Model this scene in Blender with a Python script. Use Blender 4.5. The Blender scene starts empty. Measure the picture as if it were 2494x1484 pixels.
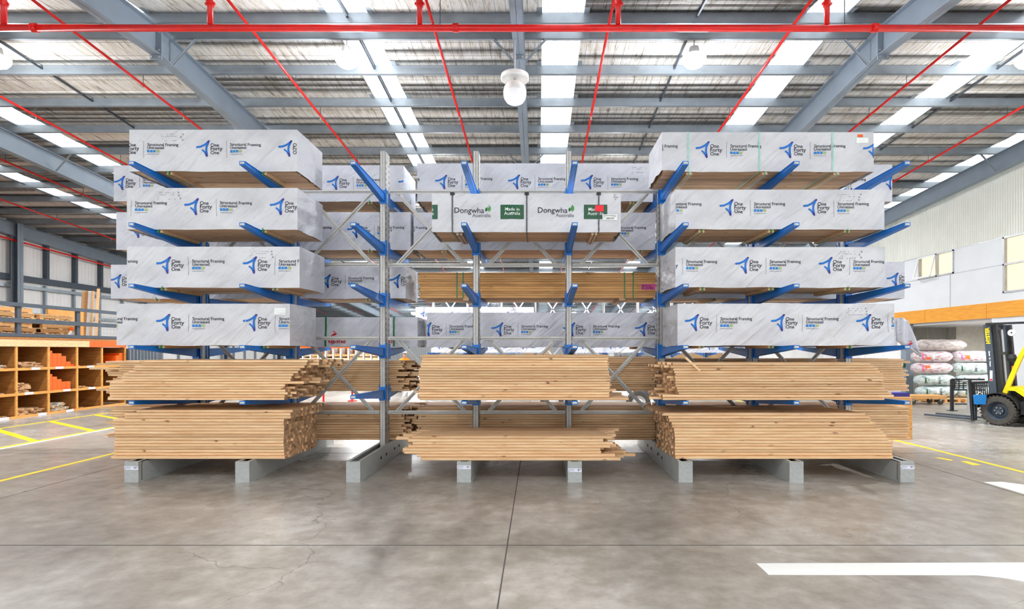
import bpy, bmesh, math, random
from mathutils import Vector, Matrix, noise
random.seed(7)
scene = bpy.context.scene
COL = scene.collection
# ------------------------------------------------------------------ camera, world, exposure
F, CX, CY, CH = 1350.0, 1310.0, 854.0, 1.786      # focal length and vanishing point in photo pixels, eye height in metres
cam = bpy.data.cameras.new('camera')
cam.sensor_width = 36.0
cam.lens = F / 2494 * 36.0
cam.shift_x = (1247 - CX) / 2494
cam.shift_y = (CY - 742) / 2494
cam.clip_end = 300
camo = bpy.data.objects.new('camera', cam)
camo.location = (0, 0, CH)
camo.rotation_euler = (math.pi / 2, 0, 0)
COL.objects.link(camo)
scene.camera = camo
world = bpy.data.worlds.new('sky')
scene.world = world
world.use_nodes = True
bg = world.node_tree.nodes['Background']
bg.inputs[0].default_value = (0.95, 0.97, 1.0, 1)
bg.inputs[1].default_value = 1.5
scene.view_settings.view_transform = 'Standard'
scene.view_settings.look = 'None'
scene.view_settings.gamma = 1.0
scene.view_settings.use_curve_mapping = False
scene.view_settings.exposure = 0.08
scene.cycles.max_bounces = 5
scene.cycles.diffuse_bounces = 3
scene.cycles.use_adaptive_sampling = True
scene.cycles.adaptive_threshold = 0.12
scene.cycles.adaptive_min_samples = 12
scene.cycles.use_denoising = True
scene.cycles.glossy_bounces = 2
scene.cycles.transmission_bounces = 4
scene.cycles.sample_clamp_indirect = 6.0
SKY_E, BAY_W = 2.0, 215.0                          # skylight brightness, high-bay lamp watts

def roofz(y):                                       # underside of the purlins
    return 8.686 - 0.0674 * y if y >= 10.6 else 7.9716 - 0.0674 * (10.6 - y)
def PX(u, y):
    return (u - CX) * y / F
def PZ(v, y):
    return CH + (CY - v) * y / F

# ------------------------------------------------------------------ materials
def srgb(r, g, b):
    f = lambda c: (c / 255 / 12.92) if c <= 10 else ((c / 255 + 0.055) / 1.055) ** 2.4
    return (f(r), f(g), f(b), 1)
class NT:
    def __init__(s, name):
        s.m = bpy.data.materials.new(name)
        s.m.use_nodes = True
        s.t = s.m.node_tree
        s.b = s.t.nodes['Principled BSDF']
    def n(s, typ, **kw):
        nd = s.t.nodes.new(typ)
        for k, v in kw.items():
            if isinstance(k, str) and k.startswith('i_'):
                nd.inputs[k[2:]].default_value = v
            else:
                setattr(nd, k, v)
        return nd
    def l(s, a, b):
        s.t.links.new(a, b)
def coords(T, scale=(1, 1, 1), rot=(0, 0, 0)):
    tc = T.n('ShaderNodeTexCoord'); mp = T.n('ShaderNodeMapping')
    mp.inputs['Scale'].default_value = scale
    mp.inputs['Rotation'].default_value = rot
    T.l(tc.outputs['Object'], mp.inputs['Vector'])
    return mp.outputs['Vector']
def tex(T, vec, scale, detail=3, rough=0.55):
    nz = T.n('ShaderNodeTexNoise'); nz.inputs['Scale'].default_value = scale
    nz.inputs['Detail'].default_value = detail; nz.inputs['Roughness'].default_value = rough
    T.l(vec, nz.inputs['Vector'])
    return nz.outputs['Fac']
def ramp(T, fac, stops):
    r = T.n('ShaderNodeValToRGB'); e = r.color_ramp.elements
    while len(e) < len(stops): e.new(0.5)
    for i, (p, c) in enumerate(stops):
        e[i].position = p; e[i].color = c
    T.l(fac, r.inputs['Fac'])
    return r.outputs['Color']
def mix(T, fac, a, b, mode='MIX'):
    m = T.n('ShaderNodeMix', data_type='RGBA', blend_type=mode)
    for sock, v in ((m.inputs[0], fac), (m.inputs[6], a), (m.inputs[7], b)):
        if isinstance(v, bpy.types.NodeSocket): T.l(v, sock)
        else: sock.default_value = v
    return m.outputs[2]
def bump(T, h, strength=0.3, dist=0.01, nrm=None):
    bp = T.n('ShaderNodeBump'); bp.inputs['Strength'].default_value = strength
    bp.inputs['Distance'].default_value = dist
    T.l(h, bp.inputs['Height'])
    if nrm: T.l(nrm, bp.inputs['Normal'])
    T.l(bp.outputs['Normal'], T.b.inputs['Normal'])
    return bp.outputs['Normal']
def math_(T, op, a, b=0.0, c=None):
    m = T.n('ShaderNodeMath', operation=op)
    for i, v in enumerate((a, b) if c is None else (a, b, c)):
        if isinstance(v, bpy.types.NodeSocket): T.l(v, m.inputs[i])
        else: m.inputs[i].default_value = v
    return m.outputs[0]
def plain(name, col, rough=0.5, metal=0.0, var=0.12, scale=6.0, emit=None, es=0.0):
    T = NT(name)
    c2 = tuple(x * (1 - var) for x in col[:3]) + (1,)
    c1 = tuple(min(1, x * (1 + var * 0.6)) for x in col[:3]) + (1,)
    T.l(ramp(T, tex(T, coords(T), scale, 4), [(0.3, c2), (0.7, c1)]), T.b.inputs['Base Color'])
    T.b.inputs['Roughness'].default_value = rough
    T.b.inputs['Metallic'].default_value = metal
    if emit:
        T.b.inputs['Emission Color'].default_value = emit
        T.b.inputs['Emission Strength'].default_value = es
    return T.m

def wood(name, light, dark, knot=srgb(96, 48, 18), tint=0.25, axis=0, knots=True):
    T = NT(name)
    geo = T.n('ShaderNodeNewGeometry'); oi = T.n('ShaderNodeObjectInfo')
    rnd = math_(T, 'FRACT', math_(T, 'ADD', geo.outputs['Random Per Island'], oi.outputs['Random']))
    tc = T.n('ShaderNodeTexCoord')
    off = T.n('ShaderNodeCombineXYZ'); T.l(math_(T, 'MULTIPLY', rnd, 37.0), off.inputs[0]); T.l(math_(T, 'MULTIPLY', rnd, 11.0), off.inputs[1])
    va = T.n('ShaderNodeVectorMath', operation='ADD'); T.l(tc.outputs['Object'], va.inputs[0]); T.l(off.outputs[0], va.inputs[1])
    mp = T.n('ShaderNodeMapping'); s = [14, 14, 14]; s[axis] = 1.1
    mp.inputs['Scale'].default_value = s; T.l(va.outputs[0], mp.inputs['Vector'])
    grain = tex(T, mp.outputs[0], 2.2, 5, 0.6)
    col = ramp(T, grain, [(0.3, dark), (0.72, light)])
    tn = ramp(T, rnd, [(0.0, (1 - tint, 1 - tint * 1.15, 1 - tint * 1.4, 1)), (0.5, (1, 1, 1, 1)), (1.0, (1 + tint * 0.15, 1.0, 1 - tint * 0.3, 1))])
    col = mix(T, 1.0, col, tn, 'MULTIPLY')
    if knots:
        mk = T.n('ShaderNodeMapping'); k = [5.5, 5.5, 9]; k[axis] = 3.6
        mk.inputs['Scale'].default_value = k; T.l(va.outputs[0], mk.inputs['Vector'])
        wob = T.n('ShaderNodeTexNoise'); wob.inputs['Scale'].default_value = 3.0; T.l(mk.outputs[0], wob.inputs['Vector'])
        wa = T.n('ShaderNodeVectorMath', operation='SCALE'); wa.inputs['Scale'].default_value = .35; T.l(wob.outputs['Color'], wa.inputs[0])
        wb_ = T.n('ShaderNodeVectorMath', operation='ADD'); T.l(mk.outputs[0], wb_.inputs[0]); T.l(wa.outputs[0], wb_.inputs[1])
        vo = T.n('ShaderNodeTexVoronoi'); vo.inputs['Scale'].default_value = 1.0; T.l(wb_.outputs[0], vo.inputs['Vector'])
        sepc = T.n('ShaderNodeSeparateColor'); T.l(vo.outputs['Color'], sepc.inputs[0])
        ksel = math_(T, 'MULTIPLY', ramp(T, vo.outputs['Distance'], [(0.07, (1, 1, 1, 1)), (0.11, (.35, .35, .35, 1)), (0.2, (0, 0, 0, 1))]), math_(T, 'GREATER_THAN', sepc.outputs[0], 0.45))
        col = mix(T, math_(T, 'MULTIPLY', ksel, 0.85), col, knot)
    T.l(col, T.b.inputs['Base Color'])
    T.b.inputs['Roughness'].default_value = 0.62
    bump(T, grain, 0.12, 0.004)
    return T.m
M = {}
M['pine'] = wood('pine', srgb(244, 211, 168), srgb(220, 172, 124))
M['pine_old'] = wood('pine_honey', srgb(236, 184, 118), srgb(200, 144, 84))
M['pine_under'] = wood('pine_underside_bounce', srgb(240, 206, 166), srgb(196, 152, 112), tint=0.3)  # underside colour lightened in place of light bounced off the floor
M['end'] = wood('pine_end_grain', srgb(226, 190, 150), srgb(150, 108, 76), knots=False, tint=0.4)
M['ply'] = wood('particle_board', srgb(186, 128, 66), srgb(140, 88, 38), knots=False, tint=0.1)
M['shelf_pine'] = wood('shelf_pine', srgb(236, 176, 92), srgb(206, 140, 62), tint=0.1, axis=1)
M['band'] = wood('stained_plywood', srgb(246, 176, 60), srgb(226, 146, 36), knots=False, tint=0.05, axis=1)

def wrapmat(name, base, dirt):
    T = NT(name)
    v0 = coords(T, (1, 1, 1), (0, 0.75, 0))
    m2 = T.n('ShaderNodeMapping'); m2.inputs['Scale'].default_value = (0.9, 1.6, 4.2); T.l(v0, m2.inputs['Vector']); v = m2.outputs['Vector']
    folds = tex(T, v, 1.6, 2, 0.45)
    ridge = math_(T, 'SUBTRACT', 1.0, math_(T, 'ABSOLUTE', math_(T, 'MULTIPLY', math_(T, 'SUBTRACT', folds, 0.5), 6.0)))
    fine = tex(T, coords(T), 26, 4, 0.6)
    T2 = coords(T, (3, 3, 3))
    smut = ramp(T, tex(T, T2, 9, 6, 0.75), [(0.60, (0, 0, 0, 1)), (0.72, (1, 1, 1, 1))])
    broad = ramp(T, tex(T, coords(T, (1, 1, 1.6)), 1.6, 3), [(0.35, dirt), (0.6, base)])
    c = mix(T, math_(T, 'MULTIPLY', smut, 0.5), broad, srgb(140, 136, 134))
    T.l(c, T.b.inputs['Base Color'])
    T.b.inputs['Roughness'].default_value = 0.45
    n1 = T.n('ShaderNodeBump'); n1.inputs['Strength'].default_value = 0.5; n1.inputs['Distance'].default_value = 0.025
    T.l(ridge, n1.inputs['Height'])
    bump(T, fine, 0.25, 0.006, n1.outputs['Normal'])
    return T.m
M['wrap'] = wrapmat('white_wrap', srgb(217, 218, 221), srgb(202, 202, 206))
M['wrap2'] = wrapmat('pale_wrap', srgb(222, 224, 232), srgb(206, 208, 217))
M['blue'] = plain('blue_arm_paint', srgb(0, 118, 210), 0.4, 0.0, 0.1, 9)
M['sticker'] = plain('arm_sticker', srgb(222, 214, 190), 0.5, 0, 0.5, 70)
def galv(name, c, sc=18, rough=0.42, metal=0.55):
    T = NT(name)
    v = T.n('ShaderNodeTexVoronoi'); v.inputs['Scale'].default_value = sc
    T.l(coords(T), v.inputs['Vector'])
    k = math_(T, 'ADD', math_(T, 'MULTIPLY', v.outputs['Distance'], 0.3), math_(T, 'MULTIPLY', tex(T, coords(T, (1, 1, 1)), 3, 4), 0.7))
    T.l(ramp(T, k, [(0.25, tuple(x * 0.8 for x in c[:3]) + (1,)), (0.6, c)]), T.b.inputs['Base Color'])
    T.b.inputs['Roughness'].default_value = rough; T.b.inputs['Metallic'].default_value = metal
    return T.m
M['galv'] = galv('galvanised_rack_steel', srgb(198, 197, 192), 22, 0.5, 0.35)
M['base'] = galv('galvanised_base_steel', srgb(186, 190, 188), 30, 0.5, 0.3)
M['purlin'] = galv('galvanised_purlin', srgb(148, 158, 166), 4, 0.34, 0.3)
M['rafter'] = plain('grey_rafter_paint', srgb(136, 149, 162), 0.5, 0.1, 0.08, 2)
M['hole_shade'] = plain('slot_shade', srgb(48, 46, 44), 0.8)  # dark plates put in for the shade inside slots, groove and base trough
M['bolt'] = plain('zinc_bolt', srgb(200, 200, 196), 0.35, 0.7)
M['red'] = plain('red_pipe_paint', srgb(226, 24, 20), 0.28, 0, 0.15, 5)
M['black'] = plain('black_plastic', srgb(32, 33, 36), 0.5, 0, 0.3, 10)
M['darkgrey'] = plain('dark_grey_paint', srgb(70, 80, 92), 0.5, 0.1, 0.15, 4)
M['white'] = plain('white_paint', srgb(236, 238, 240), 0.55, 0, 0.04, 2)
M['offwhite'] = plain('cream_sheet', srgb(226, 228, 220), 0.55, 0, 0.05, 1)
M['panel'] = plain('pale_grey_panel', srgb(222, 226, 230), 0.55, 0, 0.04, 1.5)
M['orange'] = plain('orange_paint', srgb(255, 98, 16), 0.5, 0, 0.1, 6)
M['ink'] = plain('dark_print_ink', srgb(44, 44, 56), 0.6)
M['greyink'] = plain('grey_print_ink', srgb(120, 120, 126), 0.6)
M['logo'] = plain('blue_print_ink', srgb(0, 110, 200), 0.5)
M['navy'] = plain('navy_print_ink', srgb(44, 44, 140), 0.5)
M['sq_blue'] = plain('square_blue_ink', srgb(24, 128, 204), 0.5)
M['sq_green'] = plain('square_green_ink', srgb(166, 184, 120), 0.5)
M['dk_green'] = plain('dark_green_print', srgb(28, 88, 56), 0.5)
M['leaf'] = plain('leaf_green_print', srgb(60, 150, 60), 0.5)
M['white_ink'] = plain('white_print_ink', srgb(240, 244, 240), 0.5)
M['red_ink'] = plain('red_print_ink', srgb(206, 24, 40), 0.5)
M['strap_green'] = plain('green_strap', srgb(30, 130, 70), 0.4)
M['strap_pale'] = plain('pale_green_strap', srgb(160, 214, 196), 0.4)
M['strap_black'] = plain('dark_grey_strap', srgb(70, 74, 78), 0.4)
M['pink'] = plain('pink_tag', srgb(240, 92, 170), 0.5)
M['bright_red'] = plain('red_card', srgb(255, 20, 50), 0.5)
M['ticket'] = plain('white_ticket', srgb(232, 234, 246), 0.4)
M['lamp_white'] = plain('white_enamel', srgb(240, 238, 234), 0.35)
M['frost_glow'] = plain('frosted_dome', srgb(246, 248, 250), 0.25, 0, 0.03, 8, (1, 1, 1, 1), 0.12)  # unlit dome, with a faint glow put into its material
M['glow'] = plain('lit_lamp_lens', srgb(255, 255, 255), 0.4, 0, 0.0, 3, (0.93, 0.96, 1, 1), 14.0)
M['yellow'] = plain('yellow_paint', srgb(250, 214, 0), 0.4, 0, 0.08, 5)
M['rubber'] = plain('tyre_rubber', srgb(74, 70, 64), 0.8, 0, 0.3, 20)
M['skin'] = plain('skin', srgb(206, 158, 128), 0.6)
M['hivis'] = plain('hi_vis_cloth', srgb(255, 150, 20), 0.7)
M['trousers'] = plain('dark_trousers', srgb(40, 44, 60), 0.8)

def skymat():
    T = NT('translucent_skylight')
    v = coords(T, (22, 11, 9))
    vo = T.n('ShaderNodeTexVoronoi', voronoi_dimensions='2D'); vo.inputs['Scale'].default_value = 1.0; T.l(v, vo.inputs['Vector'])
    spots = ramp(T, vo.outputs['Distance'], [(0.16, (0.10, 0.10, 0.11, 1)), (0.27, (1, 1, 1, 1))])
    gate = ramp(T, tex(T, coords(T, (1, 1, 1)), 5, 2), [(0.42, (1, 1, 1, 1)), (0.5, (0, 0, 0, 1))])
    c = mix(T, gate, spots, (1, 1, 1, 1))
    c2 = mix(T, 1.0, c, (0.95, 0.98, 1.0, 1), 'MULTIPLY')
    T.l(c2, T.b.inputs['Emission Color']); T.b.inputs['Emission Strength'].default_value = SKY_E
    T.b.inputs['Base Color'].default_value = (0.8, 0.82, 0.84, 1)
    return T.m
M['sky'] = skymat()
def foilmat():
    T = NT('foil_insulation')
    tc = T.n('ShaderNodeTexCoord'); sp = T.n('ShaderNodeSeparateXYZ'); T.l(tc.outputs['Object'], sp.inputs[0])
    def lines(sock, period, w):
        fr = math_(T, 'FRACT', math_(T, 'DIVIDE', sock, period))
        return math_(T, 'LESS_THAN', fr, w / period)
    grid = math_(T, 'MAXIMUM', lines(math_(T, 'ADD', sp.outputs[0], 100.0), 0.2, 0.011), lines(math_(T, 'ADD', sp.outputs[1], 100.0), 0.46, 0.022))
    crum = tex(T, coords(T, (9, 1.3, 3)), 1.4, 6, 0.7)
    big = tex(T, coords(T, (0.35, 0.7, 1)), 1.0, 2)
    c = ramp(T, crum, [(0.33, srgb(150, 145, 138)), (0.45, srgb(236, 229, 214)), (0.62, srgb(252, 250, 246))])
    c = mix(T, big, c, mix(T, 1.0, c, srgb(224, 228, 238), 'MULTIPLY'))
    T.l(mix(T, math_(T, 'MULTIPLY', grid, 0.6), c, srgb(84, 80, 76)), T.b.inputs['Base Color'])
    T.b.inputs['Metallic'].default_value = 0.1; T.b.inputs['Roughness'].default_value = 0.4
    bump(T, crum, 1.0, 0.04)
    return T.m
M['foil'] = foilmat()
def floormat():
    T = NT('polished_concrete')
    v = coords(T)
    a = tex(T, v, 0.42, 6, 0.62); b = tex(T, v, 5.0, 6, 0.65); s = tex(T, coords(T, (1.0, 0.35, 1)), 0.9, 4)
    f = math_(T, 'ADD', math_(T, 'MULTIPLY', a, 0.5), math_(T, 'ADD', math_(T, 'MULTIPLY', b, 0.32), math_(T, 'MULTIPLY', s, 0.18)))
    c = ramp(T, f, [(0.38, srgb(122, 114, 104)), (0.5, srgb(156, 150, 141)), (0.6, srgb(186, 182, 176))])
    vo = T.n('ShaderNodeTexVoronoi', feature='DISTANCE_TO_EDGE'); vo.inputs['Scale'].default_value = 0.33
    wv = T.n('ShaderNodeVectorMath', operation='ADD'); T.l(v, wv.inputs[0])
    nz = T.n('ShaderNodeTexNoise'); nz.inputs['Scale'].default_value = 2.2; nz.inputs['Detail'].default_value = 5; T.l(v, nz.inputs['Vector'])
    sc = T.n('ShaderNodeVectorMath', operation='SCALE'); sc.inputs['Scale'].default_value = 0.5; T.l(nz.outputs['Color'], sc.inputs[0]); T.l(sc.outputs[0], wv.inputs[1])
    T.l(wv.outputs[0], vo.inputs['Vector'])
    cr = math_(T, 'MULTIPLY', math_(T, 'LESS_THAN', vo.outputs['Distance'], 0.0022), ramp(T, tex(T, v, 0.5, 2), [(0.5, (0, 0, 0, 1)), (0.55, (1, 1, 1, 1))]))
    c = mix(T, math_(T, 'MULTIPLY', cr, 0.4), c, srgb(70, 66, 62))
    T.l(c, T.b.inputs['Base Color'])
    T.l(ramp(T, a, [(0.35, (0.38,) * 3 + (1,)), (0.65, (0.24,) * 3 + (1,))]), T.b.inputs['Roughness'])
    bump(T, b, 0.06, 0.004)
    return T.m
M['floor'] = floormat()
M['joint'] = plain('floor_joint', srgb(84, 80, 76), 0.9)
def paint(name, c):
    T = NT(name)
    w = ramp(T, tex(T, coords(T, (0.8, 7, 1)), 3.2, 6, 0.75), [(0.66, c), (0.7, srgb(150, 146, 140))])
    T.l(w, T.b.inputs['Base Color']); T.b.inputs['Roughness'].default_value = 0.5
    return T.m
M['paint_white'] = paint('worn_white_line_paint', srgb(232, 232, 228))
M['paint_yellow'] = paint('worn_yellow_line_paint', srgb(252, 214, 30))
def corr(name, c, period=0.09, axis=1, deep=0.5):
    T = NT(name)
    tc = T.n('ShaderNodeTexCoord'); sp = T.n('ShaderNodeSeparateXYZ'); T.l(tc.outputs['Object'], sp.inputs[0])
    h = math_(T, 'SINE', math_(T, 'MULTIPLY', sp.outputs[axis], 2 * math.pi / period))
    T.l(ramp(T, tex(T, coords(T), 1.5, 3), [(0.3, tuple(x * .93 for x in c[:3]) + (1,)), (0.7, c)]), T.b.inputs['Base Color'])
    T.b.inputs['Roughness'].default_value = 0.5
    bump(T, h, deep, 0.02)
    return T.m
M['corr_cream'] = corr('cream_corrugated_sheet', srgb(232, 234, 224))
M['corr_grey'] = corr('grey_corrugated_sheet', srgb(168, 166, 158), 0.11, 0, 1.0)
M['corr_x'] = corr('silver_corrugated_sheet', srgb(206, 210, 214), 0.2, 0, 0.8)
M['corr_y'] = corr('white_wall_sheet', srgb(250, 250, 248), 0.2, 1, 0.3)
M['block'] = plain('grey_blockwork', srgb(206, 203, 194), 0.8)
M['warm'] = plain('glowing_office_wall', srgb(250, 238, 210), 0.7, 0, 0.03, 2, (1.0, 0.9, 0.72, 1), 0.45)  # walls glow by themselves, standing in for the office lighting
M['sill'] = plain('silver_frame', srgb(190, 192, 196), 0.4, 0.4)
def glassmat():
    T = NT('window_glass')
    T.b.inputs['Base Color'].default_value = (0.92, 0.96, 0.98, 1)
    T.b.inputs['Transmission Weight'].default_value = 1.0
    T.b.inputs['Roughness'].default_value = 0.02
    T.b.inputs['IOR'].default_value = 1.1
    return T.m
M['glass'] = glassmat()
def plasticmat(name, c1, c2, c3):
    T = NT(name)
    n1 = tex(T, coords(T, (2, 5, 5)), 3.0, 5, 0.7)
    T.l(ramp(T, n1, [(0.36, c1), (0.46, c2), (0.6, c3)]), T.b.inputs['Base Color'])
    T.b.inputs['Roughness'].default_value = 0.2
    bump(T, n1, 0.7, 0.03)
    return T.m
M['bag_pink'] = plasticmat('pink_batts_in_plastic', srgb(190, 96, 126), srgb(204, 190, 194), srgb(224, 222, 224))
M['bag_grey'] = plasticmat('grey_batts_in_plastic', srgb(150, 142, 142), srgb(182, 174, 172), srgb(208, 200, 198))
M['bag_green'] = plasticmat('green_batts_in_plastic', srgb(120, 150, 150), srgb(176, 194, 194), srgb(216, 226, 224))

# ------------------------------------------------------------------ mesh helpers
class MB:
    def __init__(s):
        s.v = []; s.f = []; s.mi = []; s.mats = []
    def mat(s, m):
        m = M[m] if isinstance(m, str) else m
        if m not in s.mats: s.mats.append(m)
        return s.mats.index(m)
    def add(s, vs, fs, m):
        k = len(s.v); i = s.mat(m)
        s.v += [tuple(v) for v in vs]
        s.f += [tuple(a + k for a in f) for f in fs]
        s.mi += [i] * len(fs)
    def box(s, x0, x1, y0, y1, z0, z1, m, ends=None):
        vs = [(x, y, z) for x in (x0, x1) for y in (y0, y1) for z in (z0, z1)]
        fs = [(0, 4, 6, 2), (1, 3, 7, 5), (0, 1, 5, 4), (2, 6, 7, 3)]
        e = [(0, 2, 3, 1), (4, 5, 7, 6)]
        k = len(s.v); s.v += vs
        i = s.mat(m); j = s.mat(ends) if ends else i
        s.f += [tuple(a + k for a in f) for f in fs]; s.mi += [i] * 4
        s.f += [tuple(a + k for a in f) for f in e]; s.mi += [j] * 2
    def obox(s, c, ax, ay, az, m):           # oriented box from centre and three half vectors
        c, ax, ay, az = map(Vector, (c, ax, ay, az))
        vs = [c + ax * i + ay * j + az * k for i in (-1, 1) for j in (-1, 1) for k in (-1, 1)]
        s.add(vs, [(0, 4, 6, 2), (1, 3, 7, 5), (0, 1, 5, 4), (2, 6, 7, 3), (0, 2, 3, 1), (4, 5, 7, 6)], m)
    def bar(s, p, q, w, h, m, up=(0, 0, 1)):
        p, q = Vector(p), Vector(q); d = (q - p); L = d.length; d.normalize()
        u = Vector(up)
        if abs(d.dot(u)) > 0.99: u = Vector((0, 1, 0))
        sd = d.cross(u).normalized(); u = sd.cross(d).normalized()
        s.obox((p + q) / 2, d * L / 2, sd * w / 2, u * h / 2, m)
    def tube(s, p, q, r, m, n=12, r2=None, caps=True):
        p, q = Vector(p), Vector(q); d = (q - p).normalized(); r2 = r if r2 is None else r2
        a = Vector((0, 0, 1)) if abs(d.z) < 0.9 else Vector((1, 0, 0))
        u = d.cross(a).normalized(); w = d.cross(u)
        vs = []
        for P, R in ((p, r), (q, r2)):
            vs += [P + (u * math.cos(t) + w * math.sin(t)) * R for t in (2 * math.pi * i / n for i in range(n))]
        fs = [(i, (i + 1) % n, n + (i + 1) % n, n + i) for i in range(n)]
        if caps: fs += [tuple(range(n - 1, -1, -1)), tuple(range(n, 2 * n))]
        s.add(vs, fs, m)
    def lathe(s, prof, m, c=(0, 0, 0), n=32, axis='z'):
        vs = []; k = len(prof)
        for i in range(n):
            t = 2 * math.pi * i / n
            for r, h in prof:
                if axis == 'z': vs.append((c[0] + r * math.cos(t), c[1] + r * math.sin(t), c[2] + h))
                elif axis == 'y': vs.append((c[0] + r * math.cos(t), c[1] + h, c[2] + r * math.sin(t)))
                else: vs.append((c[0] + h, c[1] + r * math.cos(t), c[2] + r * math.sin(t)))
        fs = [(i * k + j, ((i + 1) % n) * k + j, ((i + 1) % n) * k + j + 1, i * k + j + 1) for i in range(n) for j in range(k - 1)]
        s.add(vs, fs, m)
    def prism(s, pts, n, m):                  # polygon pts (3-D) extruded by vector n
        n = Vector(n); k = len(pts); a = [Vector(p) for p in pts]
        s.add(a + [p + n for p in a], [tuple(range(k - 1, -1, -1)), tuple(range(k, 2 * k))] + [(i, (i + 1) % k, k + (i + 1) % k, k + i) for i in range(k)], m)
    def build(s, name, parent=None, smooth=False, loc=None):
        me = bpy.data.meshes.new(name)
        me.from_pydata(s.v, [], s.f)
        for m in s.mats: me.materials.append(m)
        me.polygons.foreach_set('material_index', s.mi)
        if smooth: me.polygons.foreach_set('use_smooth', [True] * len(me.polygons))
        me.update()
        bm = bmesh.new(); bm.from_mesh(me); bmesh.ops.recalc_face_normals(bm, faces=bm.faces); bm.to_mesh(me); bm.free()
        o = bpy.data.objects.new(name, me); COL.objects.link(o)
        if parent: o.parent = parent
        if loc: o.location = loc
        return o
def tag(o, label=None, cat=None, group=None, kind=None):
    if label: o['label'] = label
    if cat: o['category'] = cat
    if group: o['group'] = group
    if kind: o['kind'] = kind
    return o
def empty(name, loc=(0, 0, 0), rz=0):
    o = bpy.data.objects.new(name, None); COL.objects.link(o)
    o.location = loc; o.rotation_euler = (0, 0, rz); o.empty_display_size = 0.2
    return o
def struct(o, label=None):
    return tag(o, label, kind='structure')
def copy_tree(o, parent=None):
    c = o.copy(); COL.objects.link(c)
    if parent: c.parent = parent
    for ch in list(o.children): copy_tree(ch, c)
    return c
ORD = 'zeroth first second third fourth fifth sixth seventh eighth ninth tenth eleventh twelfth thirteenth fourteenth fifteenth sixteenth seventeenth eighteenth'.split()
_tc = {}
def text2d(sv, bold=0.0):
    if (sv, bold) in _tc: return _tc[(sv, bold)]
    cu = bpy.data.curves.new('t', 'FONT'); cu.body = sv; cu.size = 1.0; cu.resolution_u = 3; cu.offset = bold
    o = bpy.data.objects.new('t', cu); COL.objects.link(o)
    bpy.context.view_layer.update()
    me = bpy.data.meshes.new_from_object(o)
    vs = [(v.co.x, v.co.y) for v in me.vertices]; fs = [tuple(p.vertices) for p in me.polygons]
    bpy.data.objects.remove(o); bpy.data.curves.remove(cu); bpy.data.meshes.remove(me)
    _tc[(sv, bold)] = (vs, fs)
    return vs, fs
class Print:                                   # flat print in local (x, z) facing -Y, pressed onto a surface function
    def __init__(s): s.v = []; s.f = []; s.m = []
    def poly(s, pts, m):
        k = len(s.v); s.v += [tuple(p) for p in pts]; s.f.append(tuple(range(k, k + len(pts)))); s.m.append(m)
    def rect(s, x0, x1, z0, z1, m, nx=1, nz=1):
        for i in range(nx):
            for j in range(nz):
                a, b = x0 + (x1 - x0) * i / nx, x0 + (x1 - x0) * (i + 1) / nx
                c, d = z0 + (z1 - z0) * j / nz, z0 + (z1 - z0) * (j + 1) / nz
                s.poly([(a, c), (b, c), (b, d), (a, d)], m)
    def text(s, sv, x, z, w, m, bold=0.0, h=None, shear=0):
        vs, fs = text2d(sv, bold)
        x0 = min(v[0] for v in vs); x1 = max(v[0] for v in vs)
        sc = w / (x1 - x0); sz = sc if h is None else h / 0.7
        k = len(s.v)
        s.v += [(x + (a - x0) * sc, z + b * sz + shear * (a - x0) * sc) for a, b in vs]
        s.f += [tuple(i + k for i in f) for f in fs]; s.m += [m] * len(fs)
    def stroke(s, pts, w, m):
        n = len(pts)
        P = [Vector(p) for p in pts]
        sides = []
        for i in range(n):
            d = (P[min(i + 1, n - 1)] - P[max(i - 1, 0)]).normalized(); nn = Vector((-d.y, d.x)) * w / 2
            sides.append((P[i] + nn, P[i] - nn))
        for i in range(n - 1):
            s.poly([sides[i][1], sides[i + 1][1], sides[i + 1][0], sides[i][0]], m if isinstance(m, str) else m[i])
        for q, mm in ((P[0], m if isinstance(m, str) else m[0]), (P[-1], m if isinstance(m, str) else m[-1])):
            s.poly([(q.x + math.cos(t) * w / 2, q.y + math.sin(t) * w / 2) for t in (2 * math.pi * i / 12 for i in range(12))], mm)
    def merge(s, o, dx, dz, sc):
        k = len(s.v)
        s.v += [(x * sc + dx, z * sc + dz) for x, z in o.v]; s.f += [tuple(i + k for i in f) for f in o.f]; s.m += o.m
    def build(s, name, parent, fn, clip=None):
        me = bpy.data.meshes.new(name)
        mats = []
        for m in s.m:
            if m not in mats: mats.append(m)
        me.from_pydata([(x, 0, z) for x, z in s.v], [], s.f)
        for m in mats: me.materials.append(M[m])
        me.polygons.foreach_set('material_index', [mats.index(m) for m in s.m])
        bm = bmesh.new(); bm.from_mesh(me)
        if clip:
            for co, no in (((clip[0], 0, 0), (-1, 0, 0)), ((clip[1], 0, 0), (1, 0, 0))):
                g = bm.verts[:] + bm.edges[:] + bm.faces[:]
                bmesh.ops.bisect_plane(bm, geom=g, plane_co=co, plane_no=no, clear_outer=True)
        for v in bm.verts:
            v.co = Vector(fn(v.co.x, v.co.z))
        bm.to_mesh(me); bm.free()
        o = bpy.data.objects.new(name, me); COL.objects.link(o)
        o.parent = parent
        return o

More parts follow.
